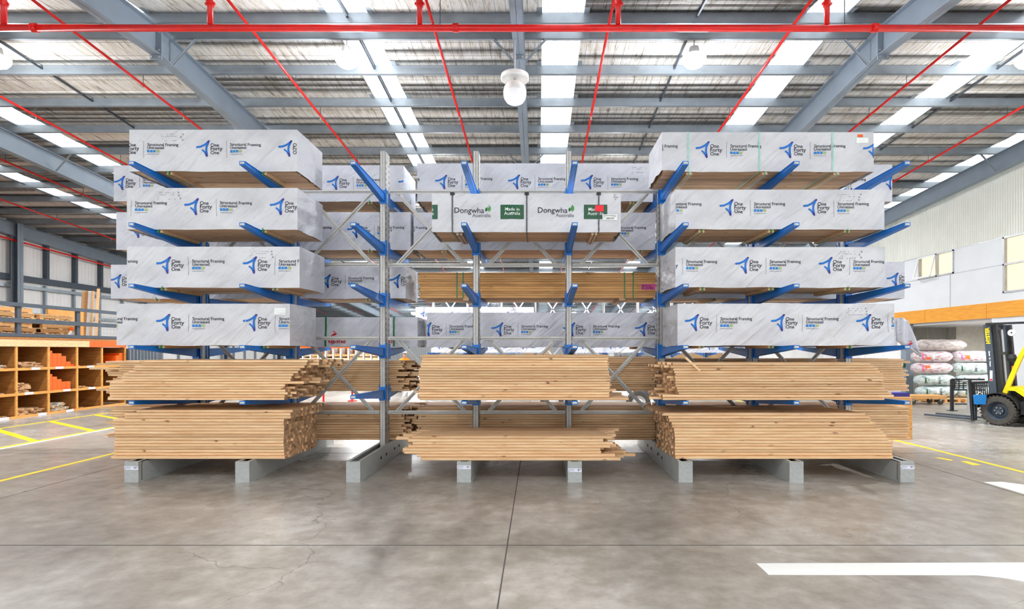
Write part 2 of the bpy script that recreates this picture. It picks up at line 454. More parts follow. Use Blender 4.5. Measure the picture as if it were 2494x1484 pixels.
# ------------------------------------------------------------------ setting: floor, roof, walls
b = MB(); b.add([(-22.3, -6, 0), (20, -6, 0), (20, 62, 0), (-22.3, 62, 0)], [(0, 1, 2, 3)], 'floor')
struct(b.build('floor'), 'smooth grey-brown concrete warehouse floor')
b = MB()
for x in (-12.7, -6.48, -0.28, 5.98):
    b.box(x - .006, x + .006, -6, 45, 0.0, 0.0012, 'joint')
for y in (0.5, 5.08, 9.64, 14.2, 18.8, 23.4):
    b.box(-22, 20, y - .006, y + .006, 0.0, 0.0014, 'joint')
struct(b.build('floor_joint_lines'), 'thin dark saw-cut joints in the concrete floor')
def ground(pts, m, name, label, cat='floor marking', group=None):
    b = MB(); b.prism([((u - CX) * CH / (v - CY), F * CH / (v - CY), 0.0) for u, v in pts], (0, 0, 0.002), m)
    return tag(b.build(name), label, cat, group)
ground([(1842, 1373), (2494, 1371), (2700, 1370), (2700, 1440), (2494, 1417), (2440, 1408), (2380, 1402), (1872, 1401)], 'paint_white', 'painted_floor_arrow', 'large worn white arrow shaft painted across the bare concrete floor')
ground([(2395, 1175), (2440, 1174), (2560, 1190), (2560, 1216), (2494, 1204)], 'paint_white', 'painted_floor_patch', 'white slanted paint patch on the floor beyond the rack base with a ticket')
ground([(2275, 1115), (2290, 1115), (2322, 1121), (2316, 1123)], 'paint_yellow', 'painted_floor_dash', 'short yellow dash beside the long yellow line, the farther of two')
ground([(2338, 1124), (2356, 1124), (2390, 1133), (2370, 1134)], 'paint_yellow', 'painted_floor_dash', 'short yellow dash beside the long yellow line, the nearer of two')
def fline(x0, y0, x1, y1, w, m, name, label, group=None):
    d = Vector((x1 - x0, y1 - y0)).normalized(); n = Vector((-d.y, d.x)) * w / 2
    b = MB(); b.prism([(x0 + n.x, y0 + n.y, 0), (x0 - n.x, y0 - n.y, 0), (x1 - n.x, y1 - n.y, 0), (x1 + n.x, y1 + n.y, 0)], (0, 0, .0022), m)
    return tag(b.build(name), label, 'floor marking', group)
fline(-7.35, 4, -7.35, 16, .09, 'paint_yellow', 'painted_floor_line', 'single long yellow line on the floor beside the rack end with four wrapped packs')
fline(7.12, 6, 7.12, 26, .09, 'paint_yellow', 'painted_floor_line', 'single long yellow line on the floor between the timber rack and the forklift')
fline(-9.86, 5, -9.86, 22, .1, 'paint_yellow', 'painted_floor_line', 'inner yellow border line of the hatched zone in front of the pigeonhole shelves')
fline(-9.74, 5, -9.74, 22, .09, 'paint_white', 'painted_floor_line', 'white line running tight beside the yellow border of the hatched zone')
fline(-12.3, 5, -12.3, 22, .1, 'paint_yellow', 'painted_floor_line', 'outer yellow border line at the foot of the pigeonhole shelves')
for i in range(6):
    y = 9.5 + 1.42 * i
    fline(-12.25, y + 1.6, -9.92, y, .14, 'paint_yellow', 'painted_hatch_line', 'diagonal yellow hatch stripe in front of the pigeonhole shelves, %s from the camera' % ORD[i + 1])
fline(-6.9, 20.5, -2.5, 15.0, .08, 'paint_yellow', 'painted_floor_line', 'slanting yellow line on the pale floor seen under the rack arms')

SKY = [(-17.9, -17.1), (-14.05, -13.25), (-8.2, -7.4), (-3.98, -3.2), (0.08, 0.87), (5.05, 5.83), (9.2, 9.97), (13.3, 14.1)]
XL, XR = -22.3, 20.0
PY = [10.45, 10.95] + [12.19 + 1.383 * k for k in range(0, 36)]
NEAR = [10.45 - 1.383 * k for k in range(1, 8)]
allp = sorted(NEAR + PY)
def purl(y):
    b = MB(); z = roofz(y)
    b.box(XL, XR, y, y + .004, z, z + .2, 'purlin')
    b.box(XL, XR, y, y + .065, z, z + .004, 'purlin')
    b.box(XL, XR, y, y + .065, z + .196, z + .2, 'purlin')
    b.box(XL, XR, y + .061, y + .065, z, z + .02, 'purlin')
    return b
for i, y in enumerate(allp):
    if y < -1: continue
    o = purl(y).build('roof_purlin')
    struct(o, 'galvanised steel purlin running across under the foil roof')
b = MB()
seg = []
x = XL
for a, c in SKY:
    seg.append((x, a, 0)); seg.append((a, c, 1)); x = c
seg.append((x, XR, 0))
for i in range(len(allp) - 1):
    y0, y1 = allp[i], allp[i + 1]
    if y1 < -1: continue
    for a, c, s in seg:
        if s: continue
        n = 6
        for j in range(n):
            t0, t1 = j / n, (j + 1) / n
            ya, yb = y0 + (y1 - y0) * t0, y0 + (y1 - y0) * t1
            za = roofz(ya) + .205 - .045 * math.sin(math.pi * t0); zb = roofz(yb) + .205 - .045 * math.sin(math.pi * t1)
            b.add([(a, ya, za), (c, ya, za), (c, yb, zb), (a, yb, zb)], [(0, 1, 2, 3)], 'foil')
o = b.build('ceiling'); struct(o, 'silver foil insulation with wire mesh under the sloping roof')
bm = bmesh.new(); bm.from_mesh(o.data); bmesh.ops.remove_doubles(bm, verts=bm.verts, dist=1e-4); bm.to_mesh(o.data); bm.free()
o.data.polygons.foreach_set('use_smooth', [True] * len(o.data.polygons))
# metal roof sheet above, edge trims and the skylight strips
for k, (a, c) in enumerate(SKY):
    b = MB()
    for y0, y1 in ((allp[1], 10.6), (10.6, allp[-1])):
        za, zb = roofz(y0) + .212, roofz(y1) + .212
        b.add([(a, y0, za), (c, y0, za), (c, y1, zb), (a, y1, zb)], [(0, 1, 2, 3)], 'sky')
    struct(b.build('window_%d' % (k + 1)), 'long translucent skylight strip in the roof')
    b = MB()
    for e in ((a - .1, a), (c, c + .1)) + (((a + .37, a + .41),) if k in (3,) else ()):
        for y0, y1 in ((allp[1], 10.6), (10.6, allp[-1])):
            za, zb = roofz(y0) + .185, roofz(y1) + .185
            b.prism([(e[0], y0, za), (e[1], y0, za), (e[1], y1, zb), (e[0], y1, zb)], (0, 0, .02), 'purlin')
    struct(b.build('trim_%d' % (k + 1)), 'grey metal edge strip of a skylight')
def rafter(x, w=.2):
    b = MB()
    for y0, y1 in ((-3, 10.6), (10.6, 61)):
        for dz0, dz1, hw in ((-.53, -.515, w / 2), (-.015, 0, w / 2), (-.53, 0, .006)):
            P = [(x - hw, y0, roofz(y0) + dz0), (x + hw, y0, roofz(y0) + dz0), (x + hw, y0, roofz(y0) + dz1), (x - hw, y0, roofz(y0) + dz1)]
            Q = [(x - hw, y1, roofz(y1) + dz0), (x + hw, y1, roofz(y1) + dz0), (x + hw, y1, roofz(y1) + dz1), (x - hw, y1, roofz(y1) + dz1)]
            b.add(P + Q, [(3, 2, 1, 0), (4, 5, 6, 7)] + [(i, (i + 1) % 4, 4 + (i + 1) % 4, 4 + i) for i in range(4)], 'rafter')
    # ridge splice plate and bolts
    z = roofz(10.6)
    b.box(x - .11, x + .11, 10.585, 10.615, z - .62, z + .02, 'rafter')
    for sx in (-.07, .07):
        for dz in (-.58, -.45, -.1):
            b.box(x + sx - .018, x + sx + .018, 10.565, 10.635, z + dz - .018, z + dz + .018, 'bolt')
    return struct(b.build('roof_rafter'), 'deep grey steel I-beam rafter running away under the purlins')
RX = [-21.95, -14.3, -7.3, -.36, 6.6, 13.6]
for x in RX: rafter(x)
def fly(x, y, sd):
    z = roofz(y)
    b = MB(); b.bar((x + sd * .05, y + .03, z - .5), (x + sd * .52, y + .03, z + .02), .045, .006, 'purlin'); b.bar((x + sd * .05, y + .05, z - .5), (x + sd * .52, y + .05, z + .02), .006, .045, 'purlin')
    struct(b.build('roof_fly_brace_beam'), 'small angled steel brace from rafter to purlin')
for x in RX:
    for y in (10.95, 16.34, 21.87):
        if x < 13:
            fly(x, y, 1)
        if x > -13: fly(x, y, -1)
# light bridging rods between purlins
for x in (-17.7, -10.9, -3.59, 3.0, 10.1):
    b = MB()
    for i in range(len(allp) - 1):
        y0, y1 = allp[i], allp[i + 1]
        if y1 - y0 < .6 or y0 < 3: continue
        b.bar((x, y0 + .06, roofz(y0) + .12), (x, y1, roofz(y1) + .12), .035, .035, 'darkgrey')
    struct(b.build('roof_bridging_beam'), 'thin dark bridging bar between the roof purlins')

# far and side walls
b = MB(); b.box(XL, XR, 61.0, 61.2, 0, roofz(61) + .3, 'corr_x'); struct(b.build('wall_far'), 'silver corrugated far end wall')
b = MB(); b.box(-22.5, -22.3, 2, 61, 0, 8.4, 'corr_y'); struct(b.build('wall_left'), 'white sheeted side wall behind steel girts')
b = MB()
for i in range(30):
    y = 17.2 + i * 1.55
    b.box(-22.3, -22.1, y, y + .14, 4.9, roofz(y) - .1, 'darkgrey')
struct(b.build('wall_left_upper_studs_trim'), 'dark vertical studs on the upper side wall')
b = MB()
for i in range(30):
    y = 17.2 + i * 1.55
    b.box(-22.28, -22.16, y, y + .09, 0, 4.7, 'purlin')
for z0, z1, m in ((4.75, 5.0, 'darkgrey'), (4.45, 4.58, 'purlin'), (3.3, 3.42, 'purlin')):
    b.box(-22.28, -22.05, 16, 61, z0, z1, m)
struct(b.build('wall_left_girts_trim'), 'horizontal and vertical steel girts on the side wall')
for y in (23.3, 31, 39, 47, 55):
    b = MB(); b.box(-22.05, -21.75, y, y + .012, 0, roofz(y), 'darkgrey'); b.box(-22.05, -22.03, y - .12, y + .14, 0, roofz(y), 'rafter'); b.box(-21.77, -21.75, y - .12, y + .14, 0, roofz(y), 'rafter')
    struct(b.build('wall_column'), 'grey steel portal column on the side wall')
XW = 14.0
b = MB()   # office wall
def wy(u): return XW * F / (u - CX)
wb, w0, w1, wt = 2.825, 3.256, 4.38, 5.19
sw0, sw1 = wy(2323.6), wy(2238)     # small window, near and far edge
bw0, bw1 = 13.2, wy(2444)           # big window
b.box(XW, XW + .12, 5, 60, wt, 7.9, 'corr_cream')
b.box(XW, XW + .12, 5, bw0, wb, wt, 'panel'); b.box(XW, XW + .12, bw0, bw1, wb, 3.515, 'panel')
b.box(XW, XW + .12, bw1, sw0, wb, wt, 'panel'); b.box(XW, XW + .12, sw0, sw1, wb, w1, 'panel'); b.box(XW, XW + .12, sw1, 60, wb, wt, 'panel')
b.box(XW, XW + .12, 5, 17.1, 0, wb, 'panel'); b.box(XW, XW + .12, 21.15, 60, 0, wb, 'corr_y')
struct(b.build('wall_right'), 'cream corrugated sheet above pale panels on the office wall')
b = MB()
for z in (wt, w1): b.box(XW - .012, XW + .01, 5, 60, z - .012, z + .012, 'sill')
b.box(XW - .012, XW + .01, 18.8, 18.83, w0, w1, 'sill'); b.box(XW - .012, XW + .01, 23.5, 23.53, w0, w1, 'sill')
struct(b.build('trim_20'), 'thin joint strips on the office wall panels')
b = MB(); ys = [5, 9.0, 11.75, 14.5, 17.26, 20.0, 22.7, 25.5, 28.2]
for i in range(len(ys) - 1): b.box(XW - .035, XW, ys[i] + .008, ys[i + 1] - .008, wb - .04, w0, 'band')
struct(b.build('trim_21'), 'orange-stained plywood band along the office wall')
b = MB(); b.box(XW - .15, XW + .12, 20.85, 21.15, 0, wb - .05, 'rafter'); struct(b.build('wall_post_column'), 'grey steel post at the edge of the open bay')
b = MB(); b.box(XW + .12, 20, 16.9, 22.2, 2.7, 2.8, 'panel'); struct(b.build('ceiling_bay'), 'soffit of the open bay under the office')
b = MB(); b.box(XW + .12, 16.3, 22.0, 22.1, 0, 2.7, 'corr_grey'); b.box(16.3, 20, 21.6, 22.1, 0, 2.7, 'block'); b.box(20, 20.1, 16.9, 22.1, 0, 2.8, 'block'); b.box(XW + .12, 20, 16.9, 17.1, 0, 2.7, 'block')
struct(b.build('wall_bay'), 'grey corrugated and block walls inside the open bay')
b = MB(); b.box(17.0, 18.2, 21.55, 21.6, 0.9, 1.75, 'darkgrey'); struct(b.build('wall_bay_door_panel'), 'dark hatch in the block wall of the bay')
b = MB(); b.box(XW + .12, 19, 5, 28, 3.2, 3.25, 'warm'); b.box(18.9, 19, 5, 28, 3.2, 6, 'warm'); b.box(XW + .12, 19, 5, 28, 5.6, 5.65, 'warm'); b.box(XW + .12, 19, 17.6, 17.7, 3.2, 5.6, 'warm')
struct(b.build('wall_office_inside'), 'office interior with warm self-glowing walls behind the windows')
def frame(name, y0, y1, z0, z1, mulls=(), zm=(), label='', tilt=0):
    r = MB(); t = .05
    for a, c in ((y0, y0 + t), (y1 - t, y1)): r.box(XW - .03, XW + .06, a, c, z0, z1, 'sill')
    for a, c in ((z0, z0 + t), (z1 - t, z1)): r.box(XW - .03, XW + .06, y0, y1, a, c, 'sill')
    for yy in mulls: r.box(XW - .03, XW + .06, yy - .03, yy + .03, z0, z1, 'sill')
    for zz in zm: r.box(XW - .03, XW + .06, y0, y1, zz - .025, zz + .025, 'sill')
    o = struct(r.build(name), label)
    g = MB(); g.box(XW + .02, XW + .026, y0 + t, y1 - t, z0 + t, z1 - t, 'glass'); g.build('pane', o)
    return o
frame('window_11', sw0, sw1, w1, wt, ((sw0 + sw1) / 2 - .05,), label='small two-pane office window, one sash tilted open')
frame('window_12', bw0, bw1, 3.515, wt, (15.0,), (4.36,), 'large office window with warm light inside')
b = MB()
ym = (sw0 + sw1) / 2 - .02; P = []
for z, dx in ((w1 + .03, -.22), (wt - .04, -.03)):
    for y in (ym + .02, sw1 - .02): P.append((XW + dx, y, z))
for p, q in ((0, 1), (2, 3), (0, 2), (1, 3)): b.bar(P[p], P[q], .05, .05, 'white')
struct(b.build('window_13'), 'tilted open sash of the small office window')
b = MB(); b.box(14.9, 17.8, 18.2, 18.32, 2.58, 2.66, 'lamp_white'); b.box(15.0, 15.25, 18.19, 18.3, 2.55, 2.6, 'orange'); b.box(17.5, 17.75, 18.19, 18.3, 2.55, 2.6, 'orange')
o = b.build('batten_light'); L = bpy.data.lights.new('batten', 'AREA'); L.shape = 'RECTANGLE'; L.size = 2.6; L.size_y = .1; L.energy = 170
lo = bpy.data.objects.new('batten_lamp', L); COL.objects.link(lo); lo.location = (16.35, 18.26, 2.52); lo.parent = o
tag(o, 'long white batten light with amber ends under the bay soffit', 'ceiling light')

# ------------------------------------------------------------------ lamps
def bay_light(x, y, z, lit=True):
    t = empty('high_bay_light', (x, y, z))
    b = MB(); b.lathe([(0, .16), (.09, .16), (.11, .05), (.18, 0), (.24, -.03), (.23, -.03), (0, -.02)], 'lamp_white', n=24); b.build('lamp_housing', t, True)
    b = MB(); b.lathe([(0, -.25), (.08, -.24), (.17, -.19), (.225, -.11), (.235, -.04), (.2, -.02)], 'glow', n=24); b.build('lamp_lens', t, True)
    b = MB(); b.tube((0, 0, .16), (0, 0, roofz(y) - z), .008, 'darkgrey', 6); b.build('hanger_rod', t)
    L = bpy.data.lights.new('bay', 'AREA'); L.shape = 'DISK'; L.size = .32; L.energy = BAY_W * (.4 if y < 5 else 1.9 if y < 15 else 2.7 if x < -5 else 1.25 if x < 8 else .6); L.color = (.97, .985, 1.0)
    lo = bpy.data.objects.new('lamp_light', L); COL.objects.link(lo); lo.location = (0, 0, -.27); lo.parent = t
    L2 = bpy.data.lights.new('bay_glow', 'POINT'); L2.shadow_soft_size = .22; L2.energy = BAY_W * .8 * (.6 if y < 5 else 1.1 if y < 15 else 2.2 if x < -5 else 1.25 if x < 8 else .7); L2.color = (.96, .98, 1.0)
    lo = bpy.data.objects.new('lamp_glow', L2); COL.objects.link(lo); lo.location = (0, 0, -.52); lo.parent = t
    return t
nm = {0: 'far left', 1: 'left', 2: 'centre', 3: 'right'}
for i, x in enumerate((-10.75, -3.79, 3.1, 9.75)):
    y = 11.0; t = bay_light(x, y, PZ(133, y) - .02)
    tag(t, 'glaring round high bay light under the ridge, ' + ('by the left edge', 'beside the double skylight strip', 'over the pack with pale green straps', 'by the right edge')[i], 'ceiling light', 'lit high bay lights')
for y in (1.0, 22.0, 34.0, 48):
    for x in (-10.75, -3.79, 3.1, 9.75):
        t = bay_light(x, y, roofz(y) - .35)
        tag(t, 'lit round high bay light in a row farther down the hall' if y > 2 else 'lit round high bay light in the row over the open floor', 'ceiling light', 'far high bay lights' if y > 2 else 'near high bay lights')
t = tag(empty('pendant_light', (PX(1254, 10.0), 10.0, PZ(215, 10))), 'unlit white pendant light with flat ring disc above a frosted dome', 'pendant light')
b = MB(); b.lathe([(.14, .24), (.25, .23), (.255, .16), (.235, .15), (.2, .17), (0.02, .17)], 'lamp_white', n=40); b.build('ring_disc', t, True)
b = MB(); b.lathe([(0, .12), (.11, .1), (.19, .02), (.207, -.06), (.2, -.08)], 'lamp_white', n=40); b.build('lamp_housing', t, True)
b = MB(); b.lathe([(.205, -.08), (.206, -.12), (.19, -.19), (.15, -.25), (.09, -.285), (0, -.295)], 'frost_glow', n=40); b.build('frosted_dome', t, True)
b = MB(); b.tube((0, 0, .1), (0, 0, 1.05), .015, 'sill', 8); b.build('hanger_rod', t)

# ------------------------------------------------------------------ sprinkler pipes
YM = 9.05; ZM = PZ(68, YM)
t = tag(empty('sprinkler_main_pipe', (0, YM, ZM)), 'thick red main sprinkler pipe running straight across the hall', 'pipe')
b = MB(); b.tube((-13, 0, 0), (13, 0, -.01), .054, 'red', 20); b.build('pipe', t, True)
for u in (85, 1110, 2130):
    b = MB(); x = PX(u, YM); b.tube((x - .045, 0, 0), (x + .045, 0, 0), .068, 'red', 20); b.tube((x - .02, -.08, -.02), (x - .02, .08, .02), .018, 'red', 8); b.build('pipe_coupling', t)
BX = [-19.1, -15.75, -12.35, -8.72, -5.35, -1.93, 1.31, 4.72, 8.15, 11.55]
for i, x in enumerate(BX):
    zb = lambda y: 8.486 - .0674 * y
    t = tag(empty('sprinkler_branch_pipe', (x, YM, ZM)), 'thin red sprinkler branch pipe, %s of ten counted from the left wall' % ORD[i + 1], 'pipe')
    b = MB(); z0 = zb(YM) - ZM
    b.tube((0, 0, z0), (0, 50 - YM, zb(50) - ZM), .026, 'red', 12); b.build('pipe', t, True)
    b = MB(); b.tube((0, 0, .05), (0, 0, z0 + .03), .043, 'red', 14); b.build('riser', t, True)
    b = MB(); b.tube((0, 0, .36), (0, 0, .43), .06, 'red', 14); b.bar((-.08, 0, .395), (.08, 0, .395), .03, .03, 'red'); b.build('riser_coupling', t)
    for k, y in enumerate((12.25, 13.64, 16.4, 19.2, 22.0, 24.8)):
        b = MB(); b.tube((0, y - YM, zb(y) - ZM - .05), (0, y - YM, roofz(y) - ZM + .1), .006, 'darkgrey', 6)
        if k % 2: b.lathe([(0, -.11), (.012, -.09), (.03, -.085), (.012, -.07), (.012, -.02)], 'bolt', (0, y - YM, zb(y) - ZM), 8)
        else: b.tube((0, y - YM - .02, zb(y) - ZM), (0, y - YM + .02, zb(y) - ZM), .036, 'red', 10)
        b.build('pipe_hanger', t)
t = MB(); t.tube((-21.9, 14, 6.95), (-21.9, 60, 4.2), .04, 'red', 10); tag(t.build('sprinkler_wall_pipe'), 'red sprinkler pipe sloping along the top of the white side wall', 'pipe')
for x, y in ((PX(1072, 9.05), YM), (PX(2057, 9.05), YM)):
    b = MB(); b.tube((x, y, ZM + .05), (x, y, roofz(y)), .007, 'darkgrey', 6); tag(b.build('hanger_rod'), 'thin steel rod holding the red main pipe near the ' + ('centre riser' if x < 0 else 'riser by the office-end rafter'), 'pipe hanger')

# ------------------------------------------------------------------ cantilever rack
YT, YC0, YC1, YB = 7.5, 8.925, 9.175, 10.6
CXS = [-5.5 + 1.5 * i for i in range(8)]
LV = [4.35, 3.52, 2.69, 1.858, 1.103]
def arm_mesh(d):
    """arm from the column face (y = 0) out to y = d*1.425, top at z = 0 at the tip, falling 3 cm to the root"""
    b = MB(); L = 1.42 * d; hw = .04
    zt0, zt1, h0, h1 = -.03, 0.0, .14, .05
    A = [(-hw, 0, zt0 - h0), (hw, 0, zt0 - h0), (hw, 0, zt0), (-hw, 0, zt0)]
    B = [(-hw, L, zt1 - h1), (hw, L, zt1 - h1), (hw, L, zt1), (-hw, L, zt1)]
    tw = .014
    def seg(za, zb, x0, x1):   # za,zb: (bottom, top) at root and tip
        P = [(x0, 0, za[0]), (x1, 0, za[0]), (x1, 0, za[1]), (x0, 0, za[1]), (x0, L, zb[0]), (x1, L, zb[0]), (x1, L, zb[1]), (x0, L, zb[1])]
        b.add(P, [(3, 2, 1, 0), (4, 5, 6, 7)] + [(i, (i + 1) % 4, 4 + (i + 1) % 4, 4 + i) for i in range(4)], 'blue')
    seg((zt0 - .008, zt0), (zt1 - .008, zt1), -hw, hw)                       # top flange
    seg((zt0 - h0, zt0 - h0 + .008), (zt1 - h1, zt1 - h1 + .008), -hw, hw)   # bottom flange
    seg((zt0 - h0, zt0), (zt1 - h1, zt1), -hw + .008, -hw + tw); seg((zt0 - h0, zt0), (zt1 - h1, zt1), hw - tw, hw - .008)
    # tip cap and root plate with side cheeks
    y0, y1 = sorted((L, L + .006 * d)); b.box(-hw, hw, y0, y1, zt1 - h1, zt1, 'blue')
    y0, y1 = sorted((L + .006 * d, L + .008 * d)); b.box(-hw + .012, hw - .012, y0, y1, zt1 - h1 + .012, zt1 - .012, 'sticker')
    y0, y1 = sorted((-.01 * d, .012 * d)); b.box(-.055, .055, y0, y1, -.2, .02, 'blue')
    for s in (-1, 1):
        x0, x1 = sorted((s * .047, s * .055)); y0, y1 = sorted((-.07 * d, .012 * d)); b.box(x0, x1, y0, y1, -.2, .05, 'blue')
        for z in (-.16, .02): b.tube((s * .05, -.04 * d, z), (s * .064, -.04 * d, z), .011, 'bolt', 6)
    me = b.build('arm'); return me
proto = {1: arm_mesh(-1), -1: arm_mesh(1)}      # front arms reach towards the viewer (negative y)
arm_me = {k: o.data for k, o in proto.items()}
for o in proto.values(): bpy.data.objects.remove(o)
def upright_mesh():
    b = MB()
    for s in (-1, 1):
        x0, x1 = sorted((s * .002, s * .045)); xe0, xe1 = sorted((s * .039, s * .045))
        b.box(x0, x1, YC0, YC0 + .006, .05, 5.0, 'galv'); b.box(x0, x1, YC1 - .006, YC1, .05, 5.0, 'galv')
        b.box(xe0, xe1, YC0, YC1, .05, 5.0, 'galv')
        for k in range(49):
            z = .5 + .09 * k
            for y in (YC0 + .035, YC1 - .035):
                xx0, xx1 = sorted((s * .045, s * .0465)); b.box(xx0, xx1, y - .009, y + .009, z - .02, z + .02, 'hole_shade')
    b.box(-.006, .006, YC0 + .004, YC0 + .01, .05, 5.0, 'hole_shade')
    for z in (.02,): b.box(-.075, .075, YC0 - .03, YC1 + .03, .03, .05, 'galv')
    return b
def base_mesh():
    b = MB(); H = .2815; W = .095
    for s in (-1, 1):
        x0, x1 = sorted((s * (W - .008), s * W)); b.box(x0, x1, YT + .06, YB - .06, 0, H, 'base')
        x0, x1 = sorted((s * (W - .045), s * W)); b.box(x0, x1, YT + .01, YB - .01, H - .012, H, 'base')
        x0, x1 = sorted((s * (W - .03), s * (W + .012))); b.box(x0, x1, YT + .06, YB - .06, 0, .012, 'base')
        for y in (8.5, 8.8, 9.3, 9.6): x0, x1 = sorted((s * W, s * (W + .006))); b.box(x0, x1, y - .02, y + .02, .12, .16, 'hole_shade')
    b.box(-W, W, YT, YT + .07, 0, H - .006, 'base'); b.box(-W, W, YB - .07, YB, 0, H - .006, 'base')
    b.box(-W + .04, W - .04, YT + .08, YB - .08, .02, .04, 'hole_shade')  # dark sheet laid in for the shade along the trough bottom
    return b
up_me = upright_mesh().build('upright'); UM = up_me.data; bpy.data.objects.remove(up_me)
bs = base_mesh().build('base'); BM = bs.data; bpy.data.objects.remove(bs)
def obj(name, me, parent, loc=(0, 0, 0)):
    o = bpy.data.objects.new(name, me); COL.objects.link(o); o.parent = parent; o.location = loc; return o
def ticket(parent, z, y, big, cents):
    """white shelf ticket on the front of a base"""
    b = MB(); b.box(-.094, .094, y - .004, y, z - .024, z + .024, 'ticket'); o = b.build('price_ticket', parent)
    p = Print()
    p.text('$', .03, z + .004, .007, 'ink', .02); p.text(big, .041, z - .008, .018, 'ink', .03); p.text(cents, .063, z + .004, .018, 'ink', .02)
    for zz, a, c in ((.012, -.086, -.01), (.004, -.086, .0), (-.012, -.05, -.015)): p.rect(a, c, z + zz - .0015, z + zz + .0015, 'greyink')
    p.rect(-.088, -.07, z - .016, z - .009, 'ink')
    p.build('ticket_print', parent, lambda x, zz: (x, y - .0052, zz))
rack = tag(empty('cantilever_rack', (0, 0, 0)), 'tall double-sided galvanised cantilever rack with blue arms holding all the nearby timber', 'storage rack')
skipL5 = 1.18
for i, x in enumerate(CXS):
    u = obj('upright', UM, rack, (x, 0, 0))
    bb = obj('base', BM, rack, (x, 0, 0))
    for l, z in enumerate(LV):
        if l == 4 and i == 2: z = skipL5
        # per-row height differences read from the photo: none beyond a centimetre
        obj('arm', arm_me[1], u, (0, YC0 + .0, z)); obj('arm', arm_me[-1], u, (0, YC1, z - (.01 if l else 0)))
    if i in (0, 3, 4, 7):
        zt = .195 if i == 0 else .205 if i in (3, 7) else .165
        ticket(bb, zt, YT, '6' if i == 4 else '4', '84' if i == 4 else '50')
YBR = 9.05
def brace(x0, z0, x1, z1, name, dy):
    b = MB(); b.bar((x0, YBR + dy, z0), (x1, YBR + dy, z1), .004, .06, 'galv'); 
    d = Vector((x1 - x0, 0, z1 - z0)).normalized()
    b.bar((x0, YBR + dy - .015, z0), (x1, YBR + dy - .015, z1), .03, .004, 'galv')
    for x, z in ((x0 + d.x * .04, z0 + d.z * .04), (x1 - d.x * .04, z1 - d.z * .04)): b.tube((x, YBR + dy - .022, z), (x, YBR + dy + .01, z), .014, 'bolt', 8)
    return b.build(name, rack)
HZ = [4.368, 3.176, 1.984, .78]
for i in range(7):
    xa, xb = CXS[i] + .05, CXS[i + 1] - .05
    for z in HZ: brace(xa, z, xb, z, 'horizontal_brace', -.03)
    for z0, z1 in ((HZ[1], HZ[0]), (HZ[3], HZ[2])):
        brace(xa + .14, z0, xb - .14, z1, 'diagonal_brace', 0); brace(xa + .14, z1, xb - .14, z0, 'diagonal_brace', .03)

# ------------------------------------------------------------------ wrapped timber packs
unit = Print(); K = 1 / 2120
s_ = lambda pts: [(a * K, b_ * K) for a, b_ in pts]
unit.stroke(s_([(25, 50), (130, 60), (250, 115), (330, 175), (385, 225)]), 60 * K, ['logo', 'logo', 'logo', 'navy'])
unit.stroke(s_([(360, 185), (315, 75), (305, -25), (315, -125), (325, -220)]), 60 * K, ['logo', 'logo', 'logo', 'navy'])
unit.stroke(s_([(190, -40), (250, -90), (295, -165), (322, -225)]), 50 * K, ['logo', 'logo', 'navy'])
unit.text('One', 435 * K, 62 * K, 258 * K, 'ink', .012); unit.text('Forty', 437 * K, -55 * K, 360 * K, 'ink', .012); unit.text('One', 435 * K, -168 * K, 258 * K, 'ink', .012)
UPX = 2506 * K
unit_a = unit; unit = Print()
unit.rect(922 * K, 930 * K, -280 * K, 230 * K, 'greyink', 1, 5)
unit.text('Structural Framing', 1040 * K, 75 * K, 930 * K, 'ink', .012); unit.text('Untreated', 1040 * K, -18 * K, 490 * K, 'ink', .012)
for k in range(3): unit.rect((1036 + 90 * k) * K, (1108 + 90 * k) * K, -122 * K, -48 * K, 'sq_blue')
unit.rect(1306 * K, 1398 * K, -122 * K, -48 * K, 'sq_green')
unit.text('onefortyone.com', 1036 * K, -185 * K, 360 * K, 'greyink')
UP = 2506 * K
unit_b = unit
def fold(x, z, s, amp):
    amp *= 1.35
    a = noise.noise(Vector((x * 1.3 + z * 1.1 + s * 7.3, z * 3.2 - x * .9, s)))
    c = noise.noise(Vector((x * 3.1 - z * 2.4 + s, z * 6 + x * 1.7, s * 2.1)))
    r = (1 - abs(a) * 3.2); r = max(r, 0) ** 2
    return amp * (r * .8 + c * .7)
